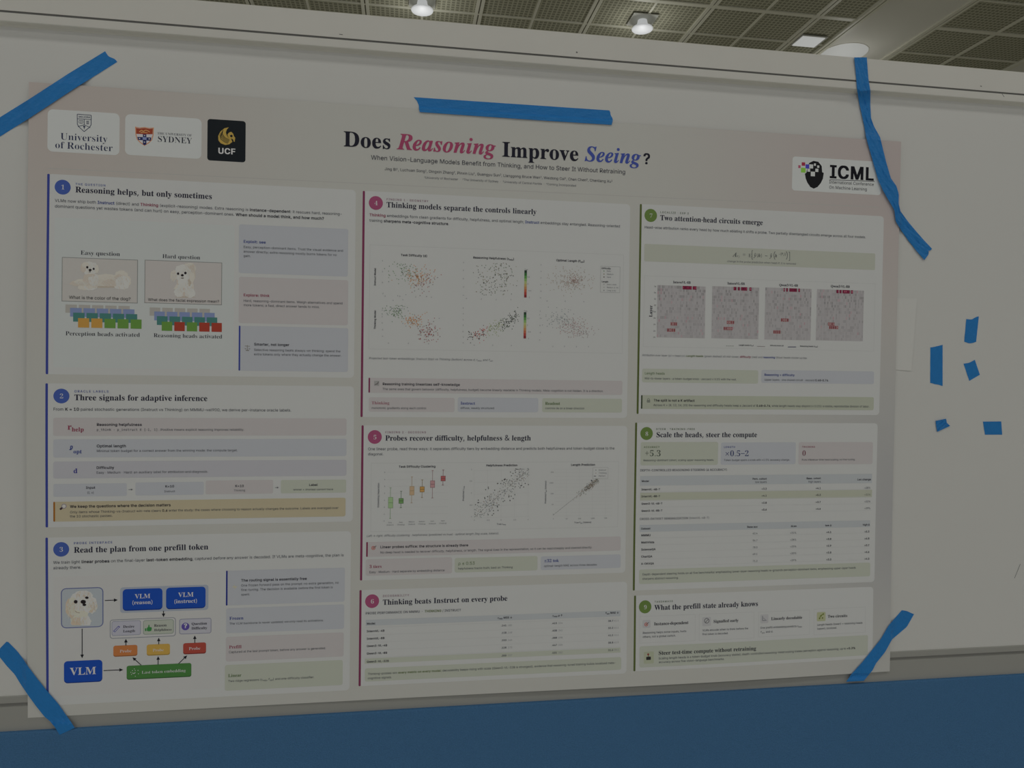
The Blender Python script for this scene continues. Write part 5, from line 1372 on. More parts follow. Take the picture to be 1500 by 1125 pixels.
# ---- 3
s3 = panel((66.8, 787.5), (512, 1011), BARB, (89.7, 804.7), BADB, '3', (108, 797.2, 164.9, 'PROBE INTERFACE'),
           (108.1, 809.7, 305.3, 'Read the plan from one prefill token'), 'blue-barred panel with the dog portrait and box diagram', ink(60, 68, 104))
lines(s3, 'body_text', [
    (78, 826, 503.7, 'We train light {B.dark|linear probes} on the final-layer {B.dark|last-token embedding}, captured {I|before} any answer is decoded. If VLMs are meta-cognitive, the plan is'),
    (78, 834, 119.6, 'already there.')])


def dog_c(b):
    x0, v0, x1, v1 = b.frame((89.2, 861.8), (151.6, 918.2), ink(66, 72, 104), 3, 0.007, 0.0013, ink(120, 125, 129))
    q = z(50, 840, 6.25)
    for i, a in enumerate(((425, 440, 95, 66, 1), (400, 450, 60, 50, 2), (470, 440, 50, 60, 0), (438, 270, 124, 104, 0), (338, 312, 50, 92, 2), (352, 300, 40, 84, 1), (534, 290, 46, 76, 0), (518, 330, 24, 30, 2), (450, 200, 86, 44, 0), (400, 330, 70, 60, 1), (460, 310, 66, 54, 0), (410, 300, 44, 40, 0), (440, 372, 56, 30, 1))):
        b.blob(q, *a[:4], ink(*[(152, 148, 140), (147, 141, 131), (140, 130, 116)][a[4]]), 5 + i * 0.2, 0.06, i + 60, clip=474)
    fur(b, q, [(438, 260, 110, 90, 2, 22), (340, 310, 42, 80, -4, 24), (534, 290, 40, 64, 5, 22), (420, 430, 80, 46, 0, 20), (450, 200, 70, 30, 0, -10)], 300, [ink(156, 152, 145), ink(146, 140, 130), ink(141, 133, 121), ink(135, 126, 113)], 9, 8, 474)
    b.line([q(372, 338), q(392, 356), q(420, 360)], 0.0008, FUR[4], 9)
    for a in ((382, 258, 17, 16), (484, 221, 16, 11), (451, 259, 24, 18), (461, 286, 17, 11)):
        b.blob(q, *a, EYEINK, 12, 0.02)


prt('photo_print', dog_c, s3, 'rounded portrait of a fluffy white dog')


def fig3(b):
    b.rect((78.5, 845), (322, 1008), ink(134, 134, 133), 2, 0.003)
    BL, BL2 = ink(20, 51, 117), ink(15, 37, 92)
    W = PAL['white']
    a = ink(22, 22, 26)

    def chip(tl, br, m, edge, r=0.005):
        x0, v0 = P(*tl)
        x1, v1 = P(*br)
        b.rrect(x0, v0, x1, v1 + 0.0012, edge, 4, r)
        b.rrect(x0, v0, x1, v1 - 0.0002, m, 5, r)
    b.rect((176.1, 860.5), (305.2, 893.2), ink(112, 117, 126), 3, 0.004)
    chip((179.8, 863.2), (238, 891.6), BL, BL2)
    chip((243.4, 861), (301.1, 889.4), BL, BL2)
    b.text(197.7, 876.7, 220.4, 'VLM', 'S', W)
    b.text(193.7, 885.3, 223.8, '(reason)', 'S', W)
    b.text(261.2, 874.5, 283.8, 'VLM', 'S', W)
    b.text(255.2, 883.6, 288.9, '(instruct)', 'S', W)
    chip((93.7, 968.7), (150, 997.2), BL, BL2)
    b.text(102.8, 989, 141.2, 'VLM', 'S', W)
    edge = ink(88, 90, 98)
    b.frame((161, 907.8), (257.5, 931.8), edge, 3, 0.004, 0.0009, ink(134, 134, 134))
    b.frame((163.6, 910), (206.5, 929.8), ink(98, 100, 112), 5, 0.003, 0.0008, ink(124, 124, 132))
    b.frame((209.7, 908.7), (254.6, 927.9), ink(92, 102, 92), 5, 0.003, 0.0008, ink(122, 126, 118))
    b.frame((262.7, 906.7), (309.6, 927.4), ink(92, 92, 106), 3, 0.003, 0.0009, ink(126, 126, 132))
    q = z(150, 840, 6.817)
    for x0, y, x1, t in ((180.4, 919.7, 197, 'Desire'), (180.4, 926.3, 198.1, 'Length'), (225.8, 918, 244.2, 'Reason'), (225.8, 924.4, 251.7, 'Helpfulness'), (280.6, 915.5, 303.3, 'Question'), (280.6, 922.1, 303.6, 'Difficulty')):
        b.text(x0, y, x1, t, 'S', DK, 8)
    ru = ink(52, 52, 104)
    b.ppoly([q(108, 576), q(160, 522), q(178, 532), q(126, 588)], ru, 7)
    b.ppoly([q(117, 575), q(160, 531), q(169, 536), q(126, 580)], ink(124, 124, 132), 8)
    tg = ink(40, 92, 48)
    b.ppoly([q(425, 548), q(440, 546), q(441, 574), q(426, 576)], tg, 7)
    b.ppoly([q(445, 545), q(458, 532), q(461, 512), q(470, 512), q(472, 535), q(492, 536), q(494, 552), q(488, 574), q(462, 578), q(445, 572)], tg, 7)
    x, v = P(*q(830, 529))
    b.disc(x, v, 0.0056, ink(62, 52, 108), 7)
    b.text(*q(830, 543), None, '?', 'X', PAL['white'], 8, em=0.0125, al='c')
    for tl, br, m, e, tx in (((166.1, 945.9), (201.3, 959.4), ink(132, 82, 47), ink(104, 64, 38), (175.4, 956.0, 193)), ((215, 944.2), (249, 957.9), ink(136, 110, 54), ink(112, 90, 42), (223.8, 954.4, 240.2)), ((268.4, 942.2), (301.8, 956), ink(116, 50, 42), ink(86, 36, 34), (276.6, 952.2, 293.8))):
        chip(tl, br, m, e, 0.003)
        b.text(*tx, 'Probe', 'SR', ink(186, 178, 160), 8)
    chip((185.6, 975.3), (280.3, 990.1), ink(50, 86, 44), ink(38, 64, 36), 0.003)
    b.text(207.6, 986.9, 272.2, 'Last token embedding', 'SR', ink(178, 186, 172), 8)
    for k in range(12):
        an = k * 2.4
        rr = 0.0013 + 0.0044 * (k % 3) / 2
        x, v = P(*q(315, 990))
        b.disc(x + rr * math.cos(an) * 1.2, v + rr * math.sin(an), 0.0006, PAL['white'], 7, n=8)
    for p0, p1 in (((153.7, 879.6), (172.6, 878.8)), ((120.4, 920.8), (120.4, 964)), ((151.9, 982.2), (180.6, 981)), ((239.6, 894.6), (239.6, 903.8)), ((184.5, 945.4), (184.5, 935.8)), ((232.6, 943.8), (232.6, 934.0)), ((285.4, 941.8), (285.4, 930.8)), ((206.9, 974.2), (194.2, 962.8)), ((231.7, 973.4), (231.8, 961.2)), ((261.5, 972.2), (274.2, 960))):
        b.arrow(p0, p1, a, 6, 0.0011, 0.0040)


prt('flow_diagram', fig3, s3, 'diagram of blue, orange, yellow, red and green boxes joined by arrows')


def bolt_icon(b):
    q = z(280, 770, 6.25)
    b.ppoly([q(376, 566), q(402, 540), q(398, 558), q(424, 554), q(396, 582), q(400, 564)], ink(136, 132, 114), 6)


box(s3, (331.5, 836), (504.8, 881.2), BLUEBOX, [
    (353.1, 852, 449.6, 'The routing signal is essentially free', 'B', 'dark'),
    (353.1, 859.2, 496.3, 'One frozen forward pass on the prompt: no extra generation, no'),
    (353.1, 865.7, 487.7, 'fine-tuning. The decision is available {I|before} the first token is'), (353.1, 872.4, 366.4, 'spent.')], ink(26, 34, 88), extra=bolt_icon)
box(s3, (331.5, 891), (504, 921), BLUEBOX, [(336, 908, 356.8, 'Frozen', 'S', 'blue'), (336, 915.1, 474.4, 'The VLM backbone is never updated; we only read its activations.')])
box(s3, (331, 933), (503.3, 961.5), PINKBOX, [(335.4, 950, 354, 'Prefill', 'S', 'crim'), (335.1, 956.7, 477.6, 'Captured at the last prompt token, before any answer is generated.')])
box(s3, (329.5, 974.3), (501.8, 1003.3), GREENBOX, [(334.2, 991.8, 353.7, 'Linear', 'S', 'green'), (334.2, 999.2, 460.5, 'Two ridge regressors (r{_|help}, ℓ{_|opt}) and one difficulty classifier.')])

# ---- 4
s4 = panel((531.6, 279.5), (918.4, 612.4), BARC, (550.6, 297.4), BADC, '4', (566.1, 293.2, 627.4, 'FINDING 1 · GEOMETRY'),
           (566.1, 303.6, 785.7, 'Thinking models separate the controls linearly'), 'crimson-barred panel with six scatter plots', ink(96, 74, 84))
lines(s4, 'body_text', [
    (541, 316.6, 908.3, '{B.crim|Thinking} embeddings form clean gradients for difficulty, helpfulness, and optimal length; {B.blue|Instruct} embeddings stay entangled. Reasoning-oriented'),
    (541, 324.6, 658, 'training {B.dark|sharpens meta-cognitive structure}.')])
RND = random.Random(11)


def dots(b, q, cx, cy, sx, sy, n, cols, r=0.0007, slope=0.0, lim=None, layer=5):
    for _ in range(n):
        a = RND.gauss(0, 1)
        x = cx + a * sx
        y = cy + RND.gauss(0, 1) * sy + slope * a * sx
        if lim and not (lim[0] < x < lim[2] and lim[1] < y < lim[3]):
            continue
        X, V = P(*q(x, y))
        b.disc(X, V, r, RND.choice(cols), layer, n=6)


def ticks(b, q, pts, labels, em=0.0038, col=None, al='c'):
    for (a, c), t in zip(pts, labels):
        b.text(*q(a, c), None, t, 'R', col or PAL['mid'], 6, em=em, al=al)


def ramp(b, q, x0, x1, y0, y1):
    cols = [(30, 44, 34), (40, 74, 40), (62, 100, 52), (92, 118, 70), (118, 124, 82), (126, 112, 72), (128, 92, 60), (126, 70, 52), (116, 48, 44), (90, 34, 38)]
    a, v0 = P(*q(x0, y0))
    c = along(a, v0, q(x1, y0)[0])
    v1 = P(*q(x0, y1))[1]
    for i, k in enumerate(cols):
        b.rrect(a, v0 + (v1 - v0) * i / 10, c, v0 + (v1 - v0) * (i + 1) / 10, ink(*k), 5)


def fig4a(b, c):
    q = z(525, 360, 6.25)
    g, o, r = [ink(78, 96, 74), ink(88, 104, 84), ink(70, 82, 72)], [ink(136, 96, 58), ink(130, 88, 54), ink(120, 96, 66)], [ink(112, 58, 56), ink(100, 56, 58), ink(76, 66, 66)]
    dots(b, q, 420, 230, 75, 60, 85, g, lim=(230, 110, 700, 480))
    dots(b, q, 560, 285, 62, 40, 110, o)
    dots(b, q, 625, 330, 75, 62, 60, r, lim=(300, 120, 760, 480))
    dots(c, q, 345, 608, 52, 34, 85, g)
    dots(c, q, 500, 688, 46, 30, 85, o)
    dots(c, q, 645, 785, 52, 48, 105, r)
    dots(c, q, 480, 660, 120, 60, 26, [ink(96, 98, 104)], slope=0.5)
    ticks(b, q, [(220, 142), (220, 242), (220, 342), (220, 442)], ['4', '2', '0', '-2'])
    ticks(b, q, [(240, 466), (380, 468), (525, 472), (668, 477)], ['-2', '0', '2', '4'])
    ticks(c, q, [(218, 593), (218, 653), (218, 713), (218, 773), (218, 833)], ['4', '2', '0', '-2', '-4'])
    ticks(c, q, [(272, 896), (458, 899), (642, 902)], ['-4', '0', '4'])
    b.text(587, 375, 626, 'Task Difficulty (d)', 'B', DK)
    b.text(*q(160, 285), None, 'Instruct Model', 'B', DK, 6, al='c', rot=0.027)
    c.text(*q(160, 678), None, 'Thinking Model', 'B', DK, 6, al='c', rot=0.029)


def fig4b(b, c):
    q = z(680, 360, 6.0)
    k = [ink(52, 58, 52), ink(34, 36, 36), ink(74, 84, 70), ink(92, 84, 74), ink(108, 110, 96)]
    for _ in range(185):
        x, y = 70 + 400 * RND.betavariate(2.1, 2.1), 148 + 288 * RND.betavariate(1.5, 1.5)
        X, V = P(*q(x, y))
        b.disc(X, V, 0.0007, RND.choice(k), 5, n=6)
    for _ in range(250):
        t = RND.random() ** 0.9
        x = 25 + t * 450 + RND.gauss(0, 14)
        y = 790 - 40 * t - 150 * t * t + RND.gauss(0, 30)
        if t < .12:
            m = ink(34, 26, 28)
        elif t < .38:
            m = RND.choice([ink(118, 38, 44), ink(60, 32, 34), ink(130, 70, 60)])
        elif t < .68:
            m = RND.choice([ink(114, 118, 88), ink(104, 112, 84), ink(96, 106, 80)])
        else:
            m = RND.choice([ink(34, 42, 36), ink(58, 70, 54), ink(28, 30, 30)])
        X, V = P(*q(x, y))
        c.disc(X, V, 0.0007, m, 5, n=6)
    ticks(b, q, [(-6, 152), (-7, 222), (-8, 295), (-9, 368), (-10, 440)], ['4', '2', '0', '-2', '-4'])
    ticks(b, q, [(16, 468), (147, 474), (280, 478), (410, 478)], ['-4', '-2', '2', '4'])
    ticks(c, q, [(-9, 553), (-9, 602), (-10, 655), (-10, 704), (-11, 760), (-11, 808), (-12, 858)], ['8', '6', '4', '2', '0', '-2', '-4'])
    ticks(c, q, [(84, 878), (250, 880), (414, 882)], ['-4', '0', '4'])
    b.text(693, 378.6, 753.3, 'Reasoning Helpfulness (r{_|help})', 'B', DK)


def scale_a(b):
    q = z(680, 360, 6.0)
    ramp(b, q, 529, 551, 215, 455)
    ticks(b, q, [(566, 280), (560, 340), (574, 400), (570, 458)], ['0.5', '0', '-0.5', '-1'], 0.0038)
    ticks(b, q, [(546, 210)], ['r{_|help}'], 0.0044)


def scale_b(b):
    q = z(680, 360, 6.0)
    ramp(b, q, 524, 546, 583, 815)
    ticks(b, q, [(562, 644), (556, 704), (570, 762), (562, 820)], ['0.5', '0', '-0.5', '-1'], 0.0038)
    ticks(b, q, [(540, 575)], ['r{_|help}'], 0.0044)


def fig4c(b, c):
    q = z(680, 360, 6.0)
    f1 = [ink(116, 112, 106), ink(110, 104, 98), ink(118, 108, 100)]
    dots(b, q, 945, 310, 92, 55, 250, f1, lim=(720, 170, 1150, 460))
    dots(b, q, 960, 310, 34, 22, 60, [ink(116, 96, 92)])
    dots(c, q, 840, 640, 66, 40, 90, [ink(106, 108, 106), ink(98, 102, 104)])
    dots(c, q, 965, 715, 62, 42, 150, [ink(116, 98, 98), ink(122, 104, 104), ink(104, 98, 98)])
    dots(c, q, 1060, 750, 48, 40, 40, [ink(106, 100, 100)])
    ticks(b, q, [(675, 172), (675, 229), (674, 287), (673, 347), (671, 404), (668, 462)], ['6', '4', '2', '0', '-2', '-4'])
    ticks(b, q, [(725, 490), (887, 493), (1050, 495)], ['-4', '0', '4'])
    ticks(c, q, [(667, 579), (667, 643), (666, 706), (665, 768), (660, 832)], ['4', '2', '0', '-2', '-4'])
    ticks(c, q, [(775, 890), (882, 890), (986, 892), (1092, 892)], ['-2', '0', '2', '4'])
    b.text(814.7, 382.6, 856.3, 'Optimal Length (ℓ{_|opt})', 'B', DK)
    b.frame(q(1198, 178), q(1368, 415), ink(112, 113, 112), 3, w=0.0006)
    b.text(*q(1207, 204), q(1288, 0)[0], 'Difficulty', 'B', DK)
    b.text(*q(1207, 321), q(1266, 0)[0], 'Length', 'B', DK)
    for y, t, x1, m in ((228, 'Easy', 1288, ink(84, 100, 82)), (255, 'Medium', 1312, ink(96, 92, 76)), (281, 'Hard', 1288, ink(60, 52, 52)), (345, 'Short (<400)', 1338, ink(112, 114, 112)), (371, 'Medium (1-4k)', 1358, ink(116, 116, 114)), (398, 'Long (>4k)', 1334, ink(90, 90, 92))):
        b.text(*q(1253, y), q(x1, 0)[0], t, 'R', PAL['mid'])
        X, V = P(*q(1228, y - 6))
        b.disc(X, V, 0.0010, m, 5, n=8)


prt('figure_frame', lambda b: b.frame((541.7, 358.3), (911.7, 518), RULE, 2, w=0.0007), s4)
for fn, what in ((fig4a, 'scatter plot of green, orange and red dots'), (fig4b, 'scatter plot of dark dots with a colour scale'), (fig4c, 'faint grey scatter plot')):
    upper, lower = Print(), Print()
    fn(upper, lower)
    upper.build('scatter_plot', s4, what + ', upper row')
    lower.build('scatter_plot', s4, what + ', lower row')
prt('colour_scale', scale_a, s4, 'green to red colour scale, upper row')
prt('colour_scale', scale_b, s4, 'green to red colour scale, lower row')
lines(s4, 'caption', [(540.2, 526, 722.6, 'Projected last-token embeddings: Instruct (top) vs Thinking (bottom) across d, r{_|help}, and ℓ{_|opt}.', 'I', 'mid')])


def chart_icon(b):
    q = z(525, 515, 6.25)
    b.rect(q(145, 268), q(190, 314), ink(110, 109, 108), 5)
    b.line([q(150, 306), q(164, 296), q(172, 300), q(184, 276)], 0.0009, ink(60, 54, 56), 6)


box(s4, (540.2, 553.4), (911.5, 578.5), PINKBOX, [
    (560.2, 564.1, 673.8, 'Reasoning training linearizes self-knowledge', 'B', 'dark'),
    (560.2, 571.3, 884, 'The same axes that govern behavior (difficulty, helpfulness, budget) become linearly readable in Thinking models. Meta-cognition is not hidden. It is a direction.')], BARC, extra=chart_icon)
box(s4, (540.5, 581.9), (665.8, 603.5), PINKBOX, [(544.2, 592.3, 570.6, 'Thinking', 'SR', 'crim'), (544.2, 599, 624.5, 'monotonic gradients along each control')])
box(s4, (670.6, 582), (788.3, 604), BLUEBOX, [(674.6, 592.6, 695.9, 'Instruct', 'S', 'blue'), (674.3, 599, 723.9, 'diffuse, weakly structured')])
box(s4, (794.4, 583.3), (910.9, 604.4), GREENBOX, [(798.4, 592.9, 820.3, 'Readout', 'S', 'green'), (798.4, 599.3, 856, 'controls lie on a linear direction')])

# ---- 5
s5 = panel((529.8, 623), (916, 838.8), BARC, (549, 640.1), BADC, '5', (564.2, 634.5, 624.2, 'FINDING 2 · DECODING'),
           (564.2, 645.4, 777.6, 'Probes recover difficulty, helpfulness & length'), 'crimson-barred panel with the box plots and two diagonal scatter plots', ink(96, 74, 84))
lines(s5, 'body_text', [
    (538.9, 659.5, 900.2, 'One linear probe, read three ways: it separates difficulty tiers by embedding distance and predicts both helpfulness and token budget close to the'),
    (538.9, 667, 561.8, 'diagonal.')])


def fig5a(b):
    b.frame((543.7, 678), (905, 772), RULE, 2, w=0.0007)
    q = z(525, 660, 7.5)
    for y in (238, 317, 393, 468, 545, 622, 698):
        b.line([q(318, y), q(985, y - 6)], 0.0005, ink(130, 131, 130), 3)
    b.text(584, 685, 638, 'Task Difficulty Clustering', 'B', DK)
    for cx, x0, x1, y0, y1, w0, w1, c, e in ((352, 328, 380, 512, 632, 410, 745, (108, 128, 96), (84, 104, 76)), (469, 443, 495, 524, 582, 447, 628, (78, 106, 66), (52, 70, 46)), (587, 563, 613, 392, 490, 290, 575, (132, 114, 92), (112, 96, 76)),
                                              (701, 675, 726, 395, 456, 322, 516, (136, 104, 60), (86, 70, 42)), (815, 790, 840, 330, 408, 220, 520, (128, 100, 102), (98, 72, 76)), (931, 905, 957, 278, 335, 213, 378, (122, 66, 66), (84, 50, 54))):
        E_ = ink(*e)
        b.line([q(cx + 1, w0), q(cx - 3, w1)], 0.0006, E_, 4)
        b.line([q(cx - 10, w0), q(cx + 12, w0)], 0.0007, E_, 4)
        b.line([q(cx - 14, w1), q(cx + 8, w1)], 0.0007, E_, 4)
        X0, V0, X1, V1 = b.rect(q(x0, y0), q(x1, y1), E_, 5)
        b.rrect(X0 + .0006, V0 + .0006, X1 - .0006, V1 - .0006, ink(*c), 6)
        b.rrect(X0, (V0 + V1) / 2 - .0004, X1, (V0 + V1) / 2 + .0004, E_, 7)
    ticks(b, q, [(289, 246), (289, 324), (289, 400), (288, 475), (287, 552), (286, 629), (280, 705), (278, 781)], ['5', '4', '3', '2', '1', '0', '-1', '-2'])
    for x, y, t, u in ((348, 796, 'Easy', '(Instruct)'), (467, 793, 'Easy', '(Thinking)'), (585, 788, 'Medium', '(Instruct)'), (697, 785, 'Medium', '(Thinking)'), (812, 781, 'Hard', '(Instruct)'), (927, 777, 'Hard', '(Thinking)')):
        ctext(b, *q(x, y), t, 'R', PAL['mid'], 0.0035)
        ctext(b, *q(x, y + 27), u, 'R', PAL['mid'], 0.0035)
    b.text(*q(228, 490), None, 'Embedding Separation', 'B', PAL['mid'], 6, al='c', rot=0.038)


def fig5b(b):
    q = z(700, 670, 6.25)
    b.text(712, 683.1, 757.9, 'Helpfulness Prediction', 'B', DK)
    for t in range(5):
        b.line([q(-34 + 124 * t, 112), q(-36 + 124 * t, 555)], 0.0004, RULE, 3)
        b.line([q(-34, 122 + 108 * t), q(470, 108 + 108 * t)], 0.0004, RULE, 3)
    for _ in range(330):
        t = RND.random()
        x, y = -30 + 500 * t, 540 - 430 * t + RND.gauss(0, 58)
        if not (100 < y < 548 and x < 472):
            continue
        far = abs(y - (540 - 430 * t)) > 78
        X, V = P(*q(x, y))
        b.disc(X, V, 0.00085 if far else 0.0007, RND.choice([ink(30, 30, 32), ink(48, 46, 46)] if far else [ink(92, 96, 92), ink(84, 84, 84), ink(106, 98, 92), ink(96, 98, 102)]), 5, n=6)
    for k in range(22):
        t = k / 22
        b.line([q(-30 + 500 * t, 545 - 440 * t), q(-30 + 500 * (t + .025), 545 - 440 * (t + .025))], 0.0006, ink(60, 60, 62), 4)
    b.line([q(350, 108), q(372, 108)], 0.0008, DK, 6)
    b.text(*q(378, 112), q(426, 0)[0], 'Perfect', 'R', PAL['mid'])
    ticks(b, q, [(-35, 579), (92, 580), (212, 578), (338, 577), (460, 574)], ['-1', '-0.5', '0', '0.5', '1'])
    ticks(b, q, [(-58, 116), (-64, 222), (-60, 332), (-66, 442), (-62, 548)], ['1', '0.5', '0', '-0.5', '-1'])
    ctext(b, *q(214, 616), 'True r{_|help}', 'B', PAL['mid'], 0.0047)
    b.text(*q(-126, 330), None, 'Predicted r{_|help}', 'B', PAL['mid'], 6, al='c', rot=0.0235)


def fig5c(b):
    q = z(700, 670, 6.25)
    b.text(836.3, 682.3, 871.7, 'Length Prediction', 'B', DK)
    for k in range(14):
        b.line([q(700, 108 + 33 * k), q(1225, 103 + 33 * k)], 0.0004, ink(130, 131, 130), 3)
    for t in (812, 930, 1050, 1168):
        b.line([q(t, 105), q(t - 3, 545)], 0.0004, ink(130, 131, 130), 3)
    for _ in range(230):
        t = min(1.05, max(0.2, RND.gauss(0.80, 0.13)))
        x, y = 690 + 430 * t + RND.gauss(0, 10), 527 - 340 * t + RND.gauss(0, 15)
        X, V = P(*q(x, y))
        b.disc(X, V, 0.0007, RND.choice([ink(104, 102, 92), ink(92, 92, 88), ink(110, 98, 90), ink(84, 86, 84)]), 5, n=6)
    for k in range(22):
        t = k / 22
        b.line([q(690 + 420 * t, 527 - 337 * t), q(690 + 420 * (t + .026), 527 - 337 * (t + .026))], 0.0006, ink(74, 76, 74), 4)
    X, V = P(*q(1040, 212))
    b.disc(X, V, 0.0011, DK, 6, n=8)
    X0, V0, X1, V1 = b.frame(q(1052, 92), q(1192, 194), ink(116, 117, 116), 6, 0, 0.0005, CARD)
    for y, t, x1 in ((122, 'Instruct', 1174), (149, 'Thinking', 1178), (176, 'Perfect', 1166)):
        b.text(*q(1105, y), q(x1, 0)[0], t, 'R', PAL['mid'], 9)
    X, V = P(*q(1080, 116))
    b.disc(X, V, 0.0008, PAL['mid'], 9, n=6)
    X, V = P(*q(1080, 144))
    b.disc(X, V, 0.0008, ink(116, 104, 98), 9, n=6)
    b.line([q(1062, 171), q(1080, 171)], 0.0009, DK, 9)
    ticks(b, q, [(680, 140), (672, 239), (678, 337), (683, 436), (688, 526)], ['10k', '1000', '100', '10', '1'])
    ticks(b, q, [(691, 566), (812, 566), (931, 565), (1051, 563), (1170, 560)], ['1', '10', '100', '1000', '10k'])
    ctext(b, *q(960, 601), 'True ℓ{_|opt} (tokens)', 'B', PAL['mid'], 0.0047)
    b.text(*q(626, 318), None, 'Predicted ℓ{_|opt} (tokens)', 'B', PAL['mid'], 6, al='c', rot=0.0365)


prt('box_plot', fig5a, s5, 'box plot of green, orange and red boxes')
prt('scatter_plot', fig5b, s5, 'scatter plot of a wide diagonal band of dots')
prt('scatter_plot', fig5c, s5, 'scatter plot of a narrow dashed diagonal')
lines(s5, 'caption', [(536.9, 786.5, 731, 'Left → right: difficulty clustering · helpfulness (predicted vs true) · optimal length (log scale, tokens).', 'I', 'mid')])


def target_icon(b, q, a, c, r=0.0029):
    x, v = P(*q(a, c))
    b.disc(x, v, r, ink(120, 46, 42), 6)
    b.disc(x, v, r * 0.68, ink(140, 136, 132), 7)
    b.disc(x, v, r * 0.4, ink(112, 44, 42), 8)
    b.line([(x, v), (x + r * 1.5, v - r * 1.15)], 0.0008, ink(56, 62, 60), 9, px=False)


box(s5, (536.9, 794), (909.1, 806.3), PINKBOX, [
    (556.9, 803.1, 685.9, 'Linear probes suffice: the structure is already there', 'B', 'dark'),
    (556.9, 810.8, 867.7, 'No deep head is needed to recover difficulty, helpfulness, or length. The signal lives in the representation, so it can be read cheaply and steered directly.')], ink(84, 28, 50),
    extra=lambda b: target_icon(b, z(515, 770, 6.25), 200, 204))
box(s5, (535.8, 819.3), (662.2, 839.9), PINKBOX, [(541.1, 832.1, 559.3, '3 tiers', 'S', 'crim'), (540.9, 839.6, 651.3, 'Easy · Medium · Hard separate by embedding distance')])
box(s5, (666.2, 817.5), (787.2, 835.3), GREENBOX, [(671, 827.6, 695.8, 'ρ ≤ 0.53', 'R', 'green'), (671, 834.3, 751, 'helpfulness tracks truth, best on Thinking')])
box(s5, (792.3, 815.1), (909.1, 831.6), BLUEBOX, [(796.8, 823.6, 818.4, '±32 tok', 'S', 'blue'), (796.5, 830.5, 874.4, 'optimal-length MAE across three decades')])

# ---- 6
s6 = panel((526.8, 864.4), (917.6, 986.4), BARC, (545.1, 880.6), BADC, '6', (560.6, 874.4, 599.3, 'DECODABILITY'),
           (560.6, 886, 743.3, 'Thinking beats Instruct on every probe'), 'crimson-barred panel holding one table of models', ink(96, 74, 84))
lines(s6, 'body_text', [(535.3, 900, 675.5, 'PROBE PERFORMANCE ON MMMU  ·  {B.olive|THINKING} / INSTRUCT', 'K', 'mid')])


def table6(b):
    b.rect((535.8, 908), (908.8, 902.6), HEADBOX, 3)
    b.rect((534.4, 964.8), (908.8, 955.8), GREENBOX, 3)
    for y in (919.5, 930.5, 941.4, 952.6, 963.6):
        x, v = P(535.5, y)
        b.line([(x, v), (along(x, v, 908.8), v)], 0.0004, RULE, 4, px=False)
    for y, x1, t in ((914.9, 549.7, 'Model'), (926.1, 563.3, 'InternVL-4B'), (937, 563.3, 'InternVL-8B'), (947.7, 567.3, 'Qwen3-VL-4B'), (958.7, 567.3, 'Qwen3-VL-8B'), (970.7, 569.7, 'Qwen3-VL-32B')):
        b.text(537.1, y, x1, t, 'B', DK)
    for x, y0, ys, hd, vals in ((750.4, 905.6, (916.8, 927.5, 938.4, 949.3, 960.8), 'r{_|help} MSE ↓', ('.141 {R.pale|.182}', '.118 {R.pale|.148}', '.153 {R.pale|.164}', '.128 {R.pale|.173}', '.203 {R.pale|.227}')),
                                (824.2, 902.6, (913.6, 924.3, 934.9, 945.6, 956.8), 'r{_|help} ρ ↑', ('.413 {R.pale|.324}', '.408 {R.pale|.341}', '.388 {R.pale|.298}', '.447 {R.pale|.305}', '.531 {R.pale|.382}')),
                                (906.4, 898.5, (910.1, 920.5, 931.2, 941.9, 952.8), 'ℓ{_|opt} MAE ↓', ('38.7 {R.pale|42.3}', '33.2 {R.pale|40.1}', '41.2 {R.pale|45.6}', '38.8 {R.pale|42.9}', '31.6 {R.pale|38.1}'))):
        ctext(b, x, y0, hd, 'B', DK, 0.0060, 'r')
        for y, t in zip(ys, vals):
            ctext(b, x, y, t, 'B', PAL['body'], 0.0053, 'r')


prt('table', table6, s6)
box(s6, (534.5, 979.2), (909.9, 980.8), GREENBOX, [
    (538.7, 988.8, 901.8, 'Thinking-probes win {B.olive|every metric on every model}; decodability keeps rising with scale (Qwen3-VL-32B is strongest), evidence that reasoning-tuned training builds localized meta-'),
    (538.7, 994.9, 574.2, 'cognitive signals.')])

# ---- 7
s7 = panel((937.5, 298.8), (1287.8, 608), BARG, (953.2, 315.6), BADG, '7', (966.9, 312.1, 1009, 'LOCALIZE · EXP 2'),
           (966.9, 322.5, 1117.4, 'Two attention-head circuits emerge'), 'green-barred panel with four red and grey heat maps', ink(70, 78, 66))
lines(s7, 'body_text', [(943.9, 334.5, 1268.4, 'Head-wise attribution ranks every head by how much ablating it shifts a probe. Two partially disentangled circuits emerge across all four models.')])


